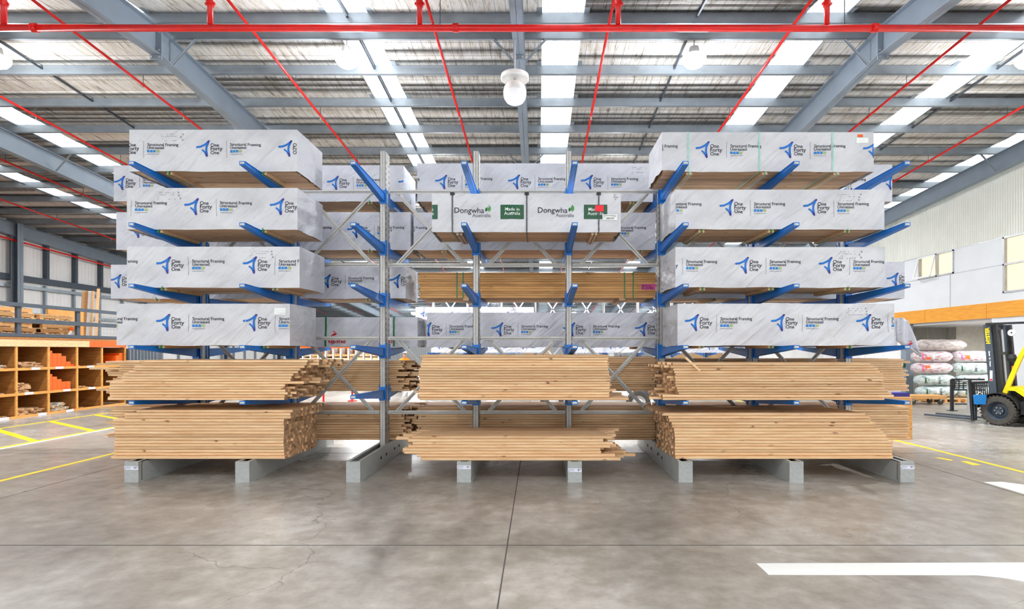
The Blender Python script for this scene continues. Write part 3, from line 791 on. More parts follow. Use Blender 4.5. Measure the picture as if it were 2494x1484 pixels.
def pack(name, x0, x1, yf, yb, z0, z1, seed, amp=.012, side_amp=.03, side_in=0.0, wrap='wrap', hem=.012, drop=None):
    """wrap (open below) + timber core + bearers, local origin at the bottom centre of the near face"""
    t = empty(name, (0, 0, 0))
    L, D, H = x1 - x0, yb - yf, z1 - z0
    nx, ny, nz = max(8, int(L / .05)), 14, 12
    hemf = lambda x, y: z0 + .0 - .008 + hem * noise.noise(Vector((x * 2.3, y * 2.3, seed * 1.7))) + (drop(x) if drop else 0)
    def e(t_, w=.09): return min(1, t_ / w, (1 - t_) / w) if 0 < t_ < 1 else 0
    def corner(x, y, z): return (x, y, z)
    def front(x, z, yy=None, sg=-1):
        u, w = (x - x0) / L, (z - z0) / H
        d = fold(x, z, seed, amp) * min(1, max(0, u) / (.06 / L * 1.2), max(0, 1 - u) / (.06 / L * 1.2)) * min(1, max(0, (1 - w)) / .12)
        return d
    b = MB()
    def grid(fn, n, m_, flip=False):
        vs = [fn(i / n, j / m_) for i in range(n + 1) for j in range(m_ + 1)]
        fs = [(i * (m_ + 1) + j, (i + 1) * (m_ + 1) + j, (i + 1) * (m_ + 1) + j + 1, i * (m_ + 1) + j + 1) for i in range(n) for j in range(m_)]
        b.add(vs, fs, wrap)
    def F_(u, w):
        x = x0 + L * u; z = hemf(x, yf) * (1 - w) + z1 * w
        return (x, yf - front(x, z0 + H * w), z)
    def Bk(u, w):
        x = x0 + L * u; return (x, yb, hemf(x, yb) * (1 - w) + z1 * w)
    def S(sd):
        def g(u, w):
            y = yf + D * u; x = x1 if sd > 0 else x0
            k = math.sin(math.pi * min(1, max(0, u))) * min(1, (1 - w) / .1)
            # bunched folds running down from the top corners
            rr = abs(noise.noise(Vector((u * 9 + w * 3, w * 2.2, seed + sd * 5))))
            d = side_amp * (1.6 * rr + .25 + .5 * noise.noise(Vector((u * 4, w * 5, seed * 3)))) * k - side_in * (1 - w) * k
            return (x + sd * d, y, hemf(x, y) * (1 - w) + z1 * w)
        return g
    def T_(u, w):
        x, y = x0 + L * u, yf + D * w
        return (x, y, z1 + .006 * noise.noise(Vector((x * 3, y * 3, seed))) * e(u) * e(w))
    grid(F_, nx, nz); grid(Bk, nx, nz); grid(S(1), ny, nz); grid(S(-1), ny, nz); grid(T_, nx, ny)
    o = b.build('wrap', t, True)
    bm = bmesh.new(); bm.from_mesh(o.data); bmesh.ops.remove_doubles(bm, verts=bm.verts, dist=1e-3); bmesh.ops.recalc_face_normals(bm, faces=bm.faces); bm.to_mesh(o.data); bm.free()
    o.data.set_sharp_from_angle(angle=math.radians(50)) if hasattr(o.data, 'set_sharp_from_angle') else None
    # timber inside: boards side by side, only their undersides and lowest edges show
    b = MB(); n = int(D / .045); w = (D - .04) / n; rs = random.Random(seed)
    for i in range(n):
        y = yf + .02 + i * w
        a, c = x0 + .02 + rs.uniform(0, .03), x1 - .02 - rs.uniform(0, .03)
        b.box(a, c, y + .001, y + w - .001, z0 + rs.uniform(0, .003), z0 + .09, 'pine_under', 'end')
    b.box(x0 + .03, x1 - .03, yf + .03, yb - .03, z0 + .09, z1 - .02, 'pine_under')
    b.build('timber', t)
    return t, front
def bearers(t, xs, yf, yb, z0, strap='strap_green'):
    for x in xs:
        b = MB(); b.box(x - .042, x + .042, yf + .03, yb - .02, z0 - .043, z0 + .001, 'pine', 'pine'); 
        o = b.build('bearer', t)
        b = MB(); b.box(x - .009, x + .009, yf + .0, yf + .031, z0 - .044, z0 + .012, strap); b.box(x - .009, x + .009, yf + .03, yb - .02, z0 - .0455, z0 - .043, strap); b.build('bearer_strap', o)
def stamps(p, x, z, sc=1.0):
    rs = random.Random(int(abs(x) * 1000))
    for r in range(4):
        xx = x
        while xx < x + .24 * sc:
            w = rs.uniform(.008, .03) * sc
            if rs.random() < .6 and (r != 2 or xx < x + .05): p.rect(xx, xx + w * .8, z - r * .03 * sc - .003, z - r * .03 * sc + .0025, 'greyink')
            xx += w + .006 * sc
    for r in range(3): a = x + .3 + rs.uniform(-.02, .02); p.rect(a, a + .03, z - r * .04 + .008, z - r * .04 + .011, 'greyink'); p.rect(a, a + .03, z - r * .04 - .01, z - r * .04 - .007, 'greyink'); p.rect(a + .008, a + .022, z - r * .04 - .004, z - r * .04 + .004, 'greyink')
def framing_print(t, front, x0, x1, yf, z0, z1, first, per, stamp=None, zc=.54, extra=None, scale=None):
    """repeat the printed unit: 'first' = world x of one logo's left edge, 'per' = spacing in metres"""
    sc = per / UP; z = z0 + (z1 - z0) * zc
    fn = lambda xx, zz: (xx, yf - front(xx, zz) - .0045, zz)
    k = math.floor((x0 - first) / per) - 1
    x = first + k * per
    while x < x1:
        if x + UP * sc > x0 + .02 and x < x1 - .02:
            for nm_, un in (('brand_logo', unit_a), ('framing_text', unit_b)):
                p = Print(); p.merge(un, x, z, sc); o = p.build(nm_, t, fn, (x0 + .004, x1 - .004))
                if not o.data.polygons: bpy.data.objects.remove(o)
        x += per
    if stamp is not None:
        p = Print(); stamps(p, stamp, z1 - .07); p.build('stamped_code', t, fn, (x0 + .004, x1 - .004))
    if extra:
        p = Print(); extra(p); p.build('paper_ticket', t, fn, (x0 + .004, x1 - .004))

YF, YFB = 7.93, 8.86
def FX(u): return PX(u, YF)
def FZ(v): return PZ(v, YF)
LN = ['topmost', 'second from top', 'third from top', 'fourth from top']
# (u0, u1, v_top, level, logo u, period px, stamp u, sideamp, bearer us)
frontL = [(315, 723.5, 316, 0, 478, 201, 390, .02, (410, 640)), (309, 724.5, 458, 1, 451, 207, 384, .035, (385, 640)), (309, 729.5, 601, 2, 381.5, 211, 610, .03, (395, 668)), (284, 706, 740, 3, 381, 211.5, None, .03, (390, 645))]
LBLF = ['topmost wrapped pack at the rack end nearest the pigeonhole shelves, its end sloping smooth',
        'second wrapped pack down at the rack end nearest the pigeonhole shelves, crumpled shiny end',
        'third wrapped pack down near the pigeonhole shelves, two printed logos on its near face',
        'lowest wrapped pack near the pigeonhole shelves, with a white paper ticket beside its corner']
for k, (u0, u1, v, l, lg, per, st, sa, bx) in enumerate(frontL):
    x0, x1, z0, z1 = FX(u0), FX(u1), LV[l] + .004, FZ(v)
    t, fr = pack('wrapped_timber_pack', x0, x1, YF, YFB, z0, z1, 11 + k, .012, sa, 0)
    tag(t, LBLF[k], 'timber pack')
    ex = None
    if k == 3:
        def ex(p, x=FX(668)): p.rect(x, x + .17, z1 - .16, z1 - .06, 'white_ink', 6, 3)
    framing_print(t, fr, x0, x1, YF, z0, z1, FX(lg), per * YF / F, FX(st) if st else None, .54, ex)
    bearers(t, [FX(a) for a in bx], YF, YFB, z0)
frontR = [(1612, 2128, 322, 0, 1694, 204, None, .03, (1680, 1865, 2040)), (1645, 2154, 462, 1, 1752, 203.4, 2040, .04, (1710, 1880, 2066)), (1645, 2156, 602, 2, 1790, 203.5, 2042, .06, (1712, 1880, 2066)), (1650, 2178, 740, 3, 1667.5, 209, 2058, .06, (1710, 1880, 2072))]
LBRF = ['topmost wrapped pack at the office end with three pale green straps and orange tag',
        'second wrapped pack down at the office end, smooth with a stamped code near its corner',
        'third wrapped pack down at the office end, crumpled grey end and three text blocks',
        'lowest wrapped pack at the office end, bulging wrap with three logos on its face']
for k, (u0, u1, v, l, lg, per, st, sa, bx) in enumerate(frontR):
    x0, x1, z0, z1 = FX(u0), FX(u1), LV[l] + .004, FZ(v)
    t, fr = pack('wrapped_timber_pack', x0, x1, YF, YFB, z0, z1, 31 + k, .012 if k < 3 else .02, sa, 0, drop=(lambda x: .05 * max(0, (1.7 * 1.25 - x)) if x < 2.2 else 0) if k == 0 else None)
    tag(t, LBRF[k], 'timber pack')
    ex = None
    if k == 0:
        def ex(p, x=FX(2088)):
            p.rect(x, x + .075, z1 - .075, z1 - .035, 'orange', 2, 1); p.rect(x - .02, x + .15, z1 - .16, z1 - .085, 'white_ink', 4, 2)
    framing_print(t, fr, x0, x1, YF, z0, z1, FX(lg), per * YF / F, FX(st) if st else None, .54, ex)
    bearers(t, [FX(a) for a in bx], YF, YFB, z0, 'strap_green' if k else 'strap_pale')
    if k == 0:
        for u in (1676, 1849, 2027):
            b = MB(); x = FX(u)
            n = 12
            for j in range(n):
                za, zb = z0 + (z1 - z0) * j / n, z0 + (z1 - z0) * (j + 1) / n
                b.add([(x - .011, YF - fr(x, za) - .006, za), (x + .011, YF - fr(x, za) - .006, za), (x + .011, YF - fr(x, zb) - .006, zb), (x - .011, YF - fr(x, zb) - .006, zb)], [(0, 1, 2, 3)], 'strap_pale')
            b.box(x - .011, x + .011, YF - .006, YFB, z1 + .004, z1 + .008, 'strap_pale'); b.box(x - .011, x + .011, YF - .006, YFB, z0 - .004, z0 - .001, 'strap_pale')
            b.build('pale_green_strap', t)
# middle pack with dark green panels
yD = 8.1; x0, x1, z0, z1 = PX(1052, yD), PX(1512, yD), LV[1] + .004, PZ(472, yD)
t, fr = pack('wrapped_timber_pack', x0, x1, yD, 8.86, z0, z1, 52, .014, .02, 0)
tag(t, 'white wrapped pack in the middle bay with dark green printed panels and black straps', 'timber pack')
g = yD / F
def dz(v): return PZ(v, yD)
fn = lambda xx, zz: (xx, yD - fr(xx, zz) - .0045, zz)
for ua in (1009, 1219, 1422):
    a = PX(ua, yD); w = 57 * g; p = Print()
    p.rect(a, a + w, dz(534), dz(499), 'dk_green', 5, 3); o = p.build('green_panel_print', t, fn, (x0 + .004, x1 - .004))
    p = Print(); p.text('Made in', a + 11 * g, dz(514), 35 * g, 'white_ink', .004); p.text('Australia', a + 9 * g, dz(524), 39 * g, 'white_ink', .004)
    p.build('panel_lettering', o, lambda xx, zz: (xx, yD - fr(xx, zz) - .009, zz), (x0 + .004, x1 - .004))
for ua in (1107, 1310):
    p = Print(); a = PX(ua, yD); p.text('Dongwha', a, dz(519), 72 * g, 'ink', .006); p.text('Australia', a + 43 * g, dz(529), 45 * g, 'greyink', .012)
    for dx, hh, m in ((77, 10, 'dk_green'), (84, 16, 'leaf')):
        cx, cz = a + dx * g, dz(516); r = hh * g
        p.poly([(cx, cz), (cx + r * .28, cz + r * .3), (cx + r * .25, cz + r * .75), (cx, cz + r * 1.05), (cx - r * .22, cz + r * .7), (cx - r * .25, cz + r * .25)], m)
    p.build('brand_logo', t, fn, (x0 + .004, x1 - .004))
p = Print(); p.rect(PX(1449, yD), PX(1470, yD), dz(516), dz(501), 'bright_red', 2, 2); p.build('red_card', t, lambda xx, zz: (xx, yD - fr(xx, zz) - .018, zz))
p = Print(); p.rect(PX(1467, yD), PX(1503, yD), dz(537), dz(523), 'white_ink', 3, 2); p.build('paper_ticket', t, lambda xx, zz: (xx, yD - fr(xx, zz) - .012, zz))
p = Print()
rs = random.Random(3)
xx = PX(1477, yD)
while xx < PX(1496, yD): p.rect(xx, xx + .003, dz(535), dz(531), 'ink'); xx += rs.choice((.005, .007, .009))
for v in (526, 529): p.rect(PX(1469, yD), PX(1500, yD), dz(v) - .002, dz(v) + .003, 'ink')
for v, a, c in ((476, 1494, 1501), (481, 1494, 1505), (486, 1497, 1501)): p.rect(PX(a, yD), PX(c, yD), dz(v) - .003, dz(v) + .004, 'greyink')
p.build('ticket_print', t, lambda xx, zz: (xx, yD - fr(xx, zz) - .0135, zz))
for u in (1102, 1283, 1458):
    b = MB(); x = PX(u, yD); n = 12
    for j in range(n):
        za, zb = z0 + (z1 - z0) * j / n, z0 + (z1 - z0) * (j + 1) / n
        b.add([(x - .009, yD - fr(x, za) - .016, za), (x + .009, yD - fr(x, za) - .016, za), (x + .009, yD - fr(x, zb) - .016, zb), (x - .009, yD - fr(x, zb) - .016, zb)], [(0, 1, 2, 3)], 'strap_black')
    b.box(x - .009, x + .009, yD - .016, 8.86, z1 + .004, z1 + .01, 'strap_black'); b.box(x - .009, x + .009, yD - .016, 8.86, z0 - .006, z0 - .002, 'strap_black')
    b.box(x - .03, x + .03, yD - .03, yD + .03, z1 - .02, z1 + .014, 'black'); b.build('black_strap', t)
bearers(t, [PX(1118, yD), PX(1448, yD)], yD, 8.86, z0, 'strap_black')

# packs on the far side of the rack
YK, YKB = 9.5, 10.42
def KX(u): return PX(u, YK)
def KZ(v): return PZ(v, YK)
back = [(277, 983, 403, 0, 797, 173.3, None, 'wrapped pack behind the topmost pack near the pigeonhole shelves, ending just past the third upright', (420, 900)),
        (1016, 1590, 398, 0, 1059.8, 177.5, 1540, 'wrapped pack on the far top arms of the middle bay, three full logos showing', (1060, 1540)),
        (1604, 2173, 401, 0, 2146, 175, None, 'far-side top pack at the office end, only its outer corner showing', (1700, 2100)),
        (283, 1000, 517, 1, 846, 177, 900, 'wrapped pack on the far second arms, its square end at the middle bay brace', (420, 900)),
        (1007, 1597, 518, 1, 1433.6, 177.5, None, 'wrapped pack behind the pack with dark green panels', (1080, 1560)),
        (270, 988, 645, 2, 777.7, 170, None, 'far-side third pack near the pigeonhole shelves with loose plastic at its end', (380, 895)),
        (1625, 2203, 638, 2, 2159, 175, None, 'far-side third pack at the office end, corner showing against the office wall', (1740, 2110)),
        (1040, 1598, 762, 3, 1197, 174.8, 1558, 'grey shaded wrapped pack on the far fourth arms of the middle bay', (1100, 1560))]
for k, (u0, u1, v, l, lg, per, st, lab, bx) in enumerate(back):
    x0, x1, z0, z1 = KX(u0), KX(u1), LV[l] - .004, KZ(v)
    if l == 3: z0 = LV[3] - .004
    t, fr = pack('wrapped_timber_pack', x0, x1, YK, YKB, z0, z1, 70 + k, .01, .05 if k == 5 else .03, 0, 'wrap2')
    tag(t, lab, 'timber pack')
    framing_print(t, fr, x0, x1, YK, z0, z1, KX(lg), per * YK / F, KX(st) if st else None, .5)
    bearers(t, [KX(a) for a in bx], YK, YKB, z0)
x0, x1, z0, z1 = KX(745), KX(1017), LV[3] - .004, KZ(773)
t, fr = pack('wrapped_timber_pack', x0, x1, YK, YKB, z0, z1, 91, .02, .04, 0, 'wrap2')
tag(t, 'creased white wrapped pack with red lettering and two dark green straps', 'timber pack')
p = Print(); g = YK / F
def stag(p, u, v, sc):   # small red leaping stag mark
    c = lambda pts: [(KX(u) + a * g * sc, KZ(v) + b_ * g * sc) for a, b_ in pts]
    p.poly(c([(-8, -8), (-2, -3), (4, -3), (8, 0), (9, 4), (5, 3), (0, 2), (-4, -2)]), 'red_ink'); p.poly(c([(5, 3), (2, 6), (-3, 7), (3, 8), (-1, 11), (6, 6)]), 'red_ink'); p.poly(c([(-8, -8), (-12, -14), (-13, -20), (-10, -13), (-6, -7)]), 'red_ink')
stag(p, 812, 815, 1.0); p.text('RED STAG', KX(801), KZ(836), 41 * g, 'red_ink', .05); p.text('TIMBER', KX(801), KZ(840), 12 * g, 'greyink')
p.text('ST.', KX(946), KZ(836), 14 * g, 'red_ink', .05)
p.build('printed_logos', t, lambda xx, zz: (xx, YK - fr(xx, zz) - .006, zz))
for u in (794, 960):
    b = MB(); x = KX(u)
    for j in range(8):
        za, zb = z0 + (z1 - z0) * j / 8, z0 + (z1 - z0) * (j + 1) / 8
        b.add([(x - .014, YK - fr(x, za) - .008, za), (x + .014, YK - fr(x, za) - .008, za), (x + .014, YK - fr(x, zb) - .008, zb), (x - .014, YK - fr(x, zb) - .008, zb)], [(0, 1, 2, 3)], 'strap_green')
    b.box(x - .014, x + .014, YK, YKB, z1 + .004, z1 + .008, 'strap_green'); b.build('green_strap', t)
# pack at the office end, lowest on the far side, with its torn wrap hanging down
x0, x1, z0, z1 = KX(1640), KX(2186), LV[3] - .004, KZ(775)
t, fr = pack('wrapped_timber_pack', x0, x1, YK, YKB, z0, z1, 95, .015, .04, 0, 'wrap2')
tag(t, 'far-side lowest pack at the office end whose torn white wrap hangs down over the arm', 'timber pack')
b = MB(); n, m_ = 14, 14
prof = lambda w: (KX(2180) + w * .1, KX(2214) + w * w * .26 + .05 * w)
pt = [(2180, 775), (2206, 778), (2214, 800), (2222, 830), (2233, 862), (2226, 862), (2206, 848), (2186, 835)]
vs = []
for j in range(m_ + 1):
    w = j / m_
    xa = KX(2182) + (KX(2232) - KX(2184)) * max(0, (w - .62) / .38); xb = KX(2207) + (KX(2236) - KX(2207)) * w
    z = KZ(777) + (KZ(866) - KZ(777)) * w
    for i in range(n + 1):
        u = i / n
        vs.append((xa + (xb - xa) * u, YK - .05 + .05 * math.sin(u * 9 + w * 4) * (.3 + w), z + .02 * math.sin(u * 5)))
b.add(vs, [(j * (n + 1) + i, j * (n + 1) + i + 1, (j + 1) * (n + 1) + i + 1, (j + 1) * (n + 1) + i) for j in range(m_) for i in range(n)], 'wrap2')
o = b.build('torn_wrap_flap', t, True); o.modifiers.new('thick', 'SOLIDIFY').thickness = .003
p = Print(); stag(p, 2203, 838, .9); p.build('printed_logos', t, lambda xx, zz: (xx, YK - .125, zz))

# green strapped bare timber bundle
yM = 9.5; x0, x1, z0, z1 = PX(1018, yM), PX(1600, yM), LV[2] - .004, PZ(664, yM)
t = tag(empty('strapped_timber_bundle'), 'honey coloured bare timber bundle with green straps and a pink tag', 'timber bundle')
b = MB(); rs = random.Random(5); nr = 11; hh = (z1 - z0) / nr
for r in range(nr):
    for c in range(10):
        a = x0 + rs.uniform(0, .05); e_ = x1 - rs.uniform(0, .03)
        b.box(a, e_, yM + c * .09 + .001, yM + c * .09 + .089, z0 + r * hh + .002, z0 + (r + 1) * hh - .0015, 'pine_old', 'end')
b.build('timber', t)
for u in (1113, 1128, 1521, 1542):
    x = PX(u, yM); b = MB(); b.box(x - .01, x + .01, yM - .004, yM, z0 - .003, z1 + .003, 'strap_green'); b.box(x - .01, x + .01, yM - .004, yM + .91, z1, z1 + .004, 'strap_green'); b.build('green_strap', t)
b = MB(); b.box(PX(1562, yM), PX(1597, yM), yM - .003, yM, PZ(706, yM), PZ(692, yM), 'pink'); b.build('pink_tag', t)
p = Print()
for k, (a, w) in enumerate(((1564, 22), (1564, 28))):
    p.text('MGP1035' if k == 0 else 'K.D/42.', PX(a, yM), PZ(698 + k * 7, yM), w * yM / F, 'ink', .02)
p.build('tag_writing', t, lambda xx, zz: (xx, yM - .0045, zz))
for x in (PX(1135, yM), PX(1515, yM)):
    b = MB(); b.box(x - .05, x + .05, yM + .0, yM + .9, z0 - .045, z0, 'pine_under'); b.build('bearer', t)

# ------------------------------------------------------------------ loose boards
INNER = MB()
def q(z0, s, o=240.0): return [z0 / s + o]
def stack(desc, yf, zb, rows, th, ncol, ind_cols, seed, gap=.0035, jit=.02, back_ext=(0, 0), grp='', wd=.09, ordfrom='bottom'):
    rs = random.Random(seed)
    for r, (u0, u1) in enumerate(rows):
        z = zb + r * th
        sag = rs.uniform(0, .0015)
        for c in range(ncol):
            y = yf + c * (wd + .003) + (rs.uniform(-.006, .006) if c == 0 else 0) - (.03 if (c == 0 and r == 0) else 0) + (.008 * (c == 0) * rs.random())
            a, e_ = PX(u0, yf), PX(u1, yf)
            if c:
                a += rs.gauss(back_ext[0] * c / ncol, jit * 1.8); e_ += rs.gauss(back_ext[1] * c / ncol, jit * 1.8)
            else:
                a += rs.uniform(-jit, jit) * .3; e_ += rs.uniform(-jit, jit) * .3
            if c < ind_cols:
                b = MB(); L = (e_ - a) / 2
                # slightly eased edges and a faint bow along the board
                n = 8; hw, hh2, ch = (wd) / 2, (th - gap) / 2, .0045
                prof = [(-hw, -hh2 + ch), (-hw + ch, -hh2), (hw - ch, -hh2), (hw, -hh2 + ch), (hw, hh2 - ch), (hw - ch, hh2), (-hw + ch, hh2), (-hw, hh2 - ch)]
                bow = rs.uniform(-.004, .004)
                vs = []
                for i in range(n + 1):
                    x = -L + 2 * L * i / n; k_ = 1 - (x / L) ** 2
                    vs += [(x, py + bow * k_, pz + (sag * k_ if False else 0)) for py, pz in prof]
                fs = [(i * 8 + j, i * 8 + (j + 1) % 8, (i + 1) * 8 + (j + 1) % 8, (i + 1) * 8 + j) for i in range(n) for j in range(8)]
                b.add(vs, fs, 'pine'); b.add(vs[:8], [tuple(range(8))], 'end'); b.add(vs[-8:], [tuple(range(7, -1, -1))], 'end')
                o = b.build('pine_board', None, False, ((a + e_) / 2, y + wd / 2, z + th / 2))
                if c == 0: tag(o, 'pine board, %s up, near face of stack %s' % (ORD[r + 1], desc), 'timber board', grp)
                else: tag(o, 'pine board inside the stack %s' % desc, 'timber board', grp + ', inner boards')
            else:
                INNER.box(a, e_, y, y + wd, z + .001, z + th - .001, 'pine', 'end')
def L3(lst): return [(a / 4.239 + 240, c / 4.239 + 240) for a, c in lst]
s1 = L3([(110, 1925), (110, 1925), (112, 1945), (115, 1925), (112, 1915), (115, 1930), (112, 2110), (250, 1985), (245, 1990), (258, 2005), (298, 2050), (360, 2080), (372, 2130), (432, 2145), (462, 2150)])
stack('on lowest arms nearest the pigeonholes', 7.52, 1.112, s1, .0362, 10, 3, 1, back_ext=(-.25, .12), jit=.04, grp='boards on the lowest arms nearest the pigeonholes')
s2 = L3([(145, 1930)] + [(160, 1915)] * 3 + [(165, 1912)] * 4 + [(158, 1912)] * 3 + [(150, 1912)] * 2 + [(265, 1980)] * 2 + [(385, 2000)])
stack('on floor bases nearest the pigeonholes', 7.68, .284, s2, .0425, 11, 3, 2, back_ext=(-.1, .05), jit=.008, grp='boards on the floor bases nearest the pigeonholes')
s3 = [(1022, 1530), (1021, 1484), (1021, 1484), (1022, 1486), (1022, 1484), (1021, 1486), (1022, 1485), (1021, 1486), (1022, 1482), (1022, 1485), (1021, 1483), (1022, 1482), (1024, 1481), (1024, 1480), (1027, 1480), (1030, 1481), (1024, 1482)]
stack('on near lowest arms, middle bay', 7.52, 1.112, s3, .0362, 10, 2, 3, jit=.02, grp='boards on the lowest arms of the middle bay')
s4 = [(1028, 1513), (1015, 1499), (987, 1467), (984, 1464), (994, 1489), (1006, 1490), (995, 1467), (1004, 1489)]
stack('on near floor bases, middle bay', 7.58, .284, s4, .0415, 9, 2, 4, jit=.06, grp='boards on the floor bases of the middle bay')
s5 = [(1612, 2151), (1613, 2176), (1652, 2173), (1652, 2163), (1647, 2155), (1646, 2152), (1645, 2152), (1645, 2152), (1645, 2150), (1644, 2150), (1644, 2145), (1640, 2140), (1634, 2132), (1640, 2120)]
stack('on near lowest arms, office end', 7.52, 1.112, s5, .0362, 10, 3, 5, back_ext=(-.05, -.15), jit=.035, grp='boards on the lowest arms at the office end')
s6 = [(1644, 2173)] * 4 + [(1644, 2175)] * 2 + [(1644, 2163), (1643, 2158), (1643, 2152), (1641, 2144), (1638, 2138), (1636, 2130), (1630, 2121), (1628, 2118), (1613, 2107)]
stack('on near floor bases, office end', 7.68, .284, s6, .0425, 11, 3, 6, back_ext=(-.04, -.2), jit=.01, grp='boards on the floor bases at the office end')
YL = 9.32
def rows(n, a, c, ja, jc, seed):
    rs = random.Random(seed); return [(a + rs.uniform(-ja, ja), c + rs.uniform(-jc, jc)) for _ in range(n)]
stack('on far lowest arms by the pigeonholes', YL, 1.1, rows(14, 275, 985, 20, 20, 1), .0362, 10, 1, 11, jit=.1, grp='far-side boards on the lowest arms by the pigeonholes')
stack('on far floor bases by the pigeonholes', YL, .284, rows(13, 275, 985, 16, 12, 2), .0425, 10, 1, 12, jit=.06, grp='far-side boards on the floor bases by the pigeonholes')
stack('on far lowest arms, middle bay', YL, 1.1, rows(16, 1026, 1598, 4, 3, 3), .0362, 10, 1, 13, jit=.03, grp='far-side boards on the lowest arms of the middle bay')
stack('on far floor bases, middle bay', YL, .284, rows(13, 1014, 1598, 8, 3, 4), .0425, 10, 1, 14, jit=.03, grp='far-side boards on the floor bases of the middle bay')
stack('on far lowest arms, office end', YL, 1.1, rows(15, 1618, 2205, 5, 9, 5), .0362, 10, 1, 15, jit=.05, grp='far-side boards on the lowest arms at the office end')
stack('on far floor bases, office end', YL, .284, rows(13, 1618, 2213, 4, 2, 6), .0425, 10, 1, 16, jit=.02, grp='far-side boards on the floor bases at the office end')
tag(INNER.build('pine_boards'), 'remaining pine boards inside the loose stacks on the rack', 'timber boards', kind='stuff')
# fallen stick leaning on the office-end stack
b = MB(); b.bar((PX(1675, 7.5), 7.6, PZ(872, 7.5)), (PX(1706, 7.42), 7.44, PZ(904, 7.42)), .03, .02, 'pine', (0, 1, 0)); tag(b.build('timber_stick'), 'short loose stick slanting over the top of the office-end stack', 'stick')
# ------------------------------------------------------------------ pigeonhole shelves and the deck above them
XS = -13.7
t = tag(empty('pigeonhole_shelf', (XS, 0, 0)), 'long pine pigeonhole shelving unit against the side of the hall', 'shelving')
divs = [10.72, 11.68, 12.64, 13.6, 14.56, 15.52, 16.48, 17.42, 18.4]
zs = [0.0, .6, 1.263]
for y in divs:
    b = MB(); b.box(-.9, 0, y - .02, y + .02, .06, 1.88, 'ply'); b.box(-.02, .012, y - .03, y + .03, .06, 1.9, 'shelf_pine'); b.build('divider', t)
for z in zs:
    b = MB(); b.box(-.9, -.005, divs[0], divs[-1], z + .01, z + .04, 'ply'); b.box(-.02, .02, divs[0], divs[-1], max(0, z - .01), z + .06, 'shelf_pine'); b.build('shelf', t)
b = MB(); b.box(-.93, -.9, divs[0], divs[-1], 0, 1.9, 'ply'); b.build('back_panel', t)
b = MB(); b.box(-.04, .03, divs[0], 16.9, 1.89, 2.07, 'pine'); b.build('header_beam', t)
b = MB(); b.box(-.04, .03, 16.9, divs[-1], 1.89, 2.07, 'orange'); o = b.build('header_beam', t); o['label'] = 'bright orange header beam'
for y, z in ((12.2, .63), (13.1, 1.29), (14.9, .63), (15.1, 1.29), (15.85, 1.29), (16.1, .63), (16.95, 1.29), (17.0, .63), (14.2, .03), (15.3, .03), (16.2, .03)):
    b = MB(); b.box(.021, .025, y - .13, y + .13, z - .03, z + .035, 'ticket'); b.build('price_ticket', t)
rs = random.Random(21)
def cell(i): return divs[i], divs[i + 1]
def offcuts(i, lvl, n, mat_, desc, w=(.06, .1), h=.035, fill=.9, ht=None):
    y0, y1 = cell(i); z0 = zs[lvl] + .041; cols = []
    y = y0 + .04
    while y < y0 + .03 + (y1 - y0) * fill - .08:
        ww = rs.uniform(*w); cols.append((y, ww)); y += ww + .006
    k = 0; r = 0
    while k < n and r < 12:
        for (y, ww) in cols:
            if k >= n: break
            if r and rs.random() < .18: continue
            L = rs.uniform(.3, .7); x1 = -rs.uniform(.02, .2)
            b = MB(); b.box(-L / 2, L / 2, -ww / 2, ww / 2, 0, h - .002, mat_, 'end' if mat_ not in ('orange',) else 'orange')
            o = b.build('timber_offcut' if mat_ != 'orange' else 'orange_box', None, False, (XS + x1 - L / 2, y + ww / 2, z0 + r * h))
            o.rotation_euler = (0, 0, 0)
            tag(o, desc, 'offcut' if mat_ != 'orange' else 'box', desc.split(' in ')[0] + 's in ' + desc.split(' in ', 1)[1]); k += 1
        r += 1
offcuts(3, 2, 24, 'offwhite', 'short white timber offcut in the upper pigeonhole beside the picture edge')
offcuts(4, 2, 36, 'pine', 'pale timber offcut in the upper pigeonhole before the orange boxes')
offcuts(4, 1, 34, 'pine', 'pale timber offcut in the middle pigeonhole before the orange boxes', fill=.5)
offcuts(4, 0, 44, 'pine', 'pale timber offcut in the bottom pigeonhole below the mixed offcuts')
offcuts(3, 1, 12, 'pine', 'pale timber offcut in the middle pigeonhole beside the picture edge')
offcuts(3, 0, 12, 'pine', 'pale timber offcut in the bottom pigeonhole beside the picture edge')
offcuts(5, 0, 52, 'offwhite', 'greenish white timber offcut in the bottom pigeonhole below the orange boxes', fill=.75)
offcuts(6, 1, 12, 'pine_old', 'brown timber block in the middle pigeonhole after the orange boxes', fill=.6)
offcuts(6, 2, 3, 'pine_old', 'thin timber strip in the upper pigeonhole after the orange boxes')
offcuts(6, 0, 4, 'pine_old', 'timber strip in the bottom pigeonhole after the white offcuts', fill=.6)
def oboxes(i, lvl, cols, word):
    y0, _ = cell(i); y = y0 + .03
    for c in cols:
        for r in range(c):
            b = MB(); b.box(-.25, .25, -.072, .072, 0, .078, 'orange'); o = b.build('orange_box', None, False, (XS - .3, y + .075, zs[lvl] + .041 + r * .08))
            tag(o, 'small orange box stacked in the %s pigeonhole' % word, 'box', 'orange boxes in the %s pigeonhole' % word)
        y += .152
oboxes(5, 2, (6, 5, 5, 4, 2, 1), 'upper'); oboxes(5, 1, (6, 5, 4, 3, 3), 'middle'); oboxes(7, 2, (0, 0, 0, 1, 4, 5), 'last upper')
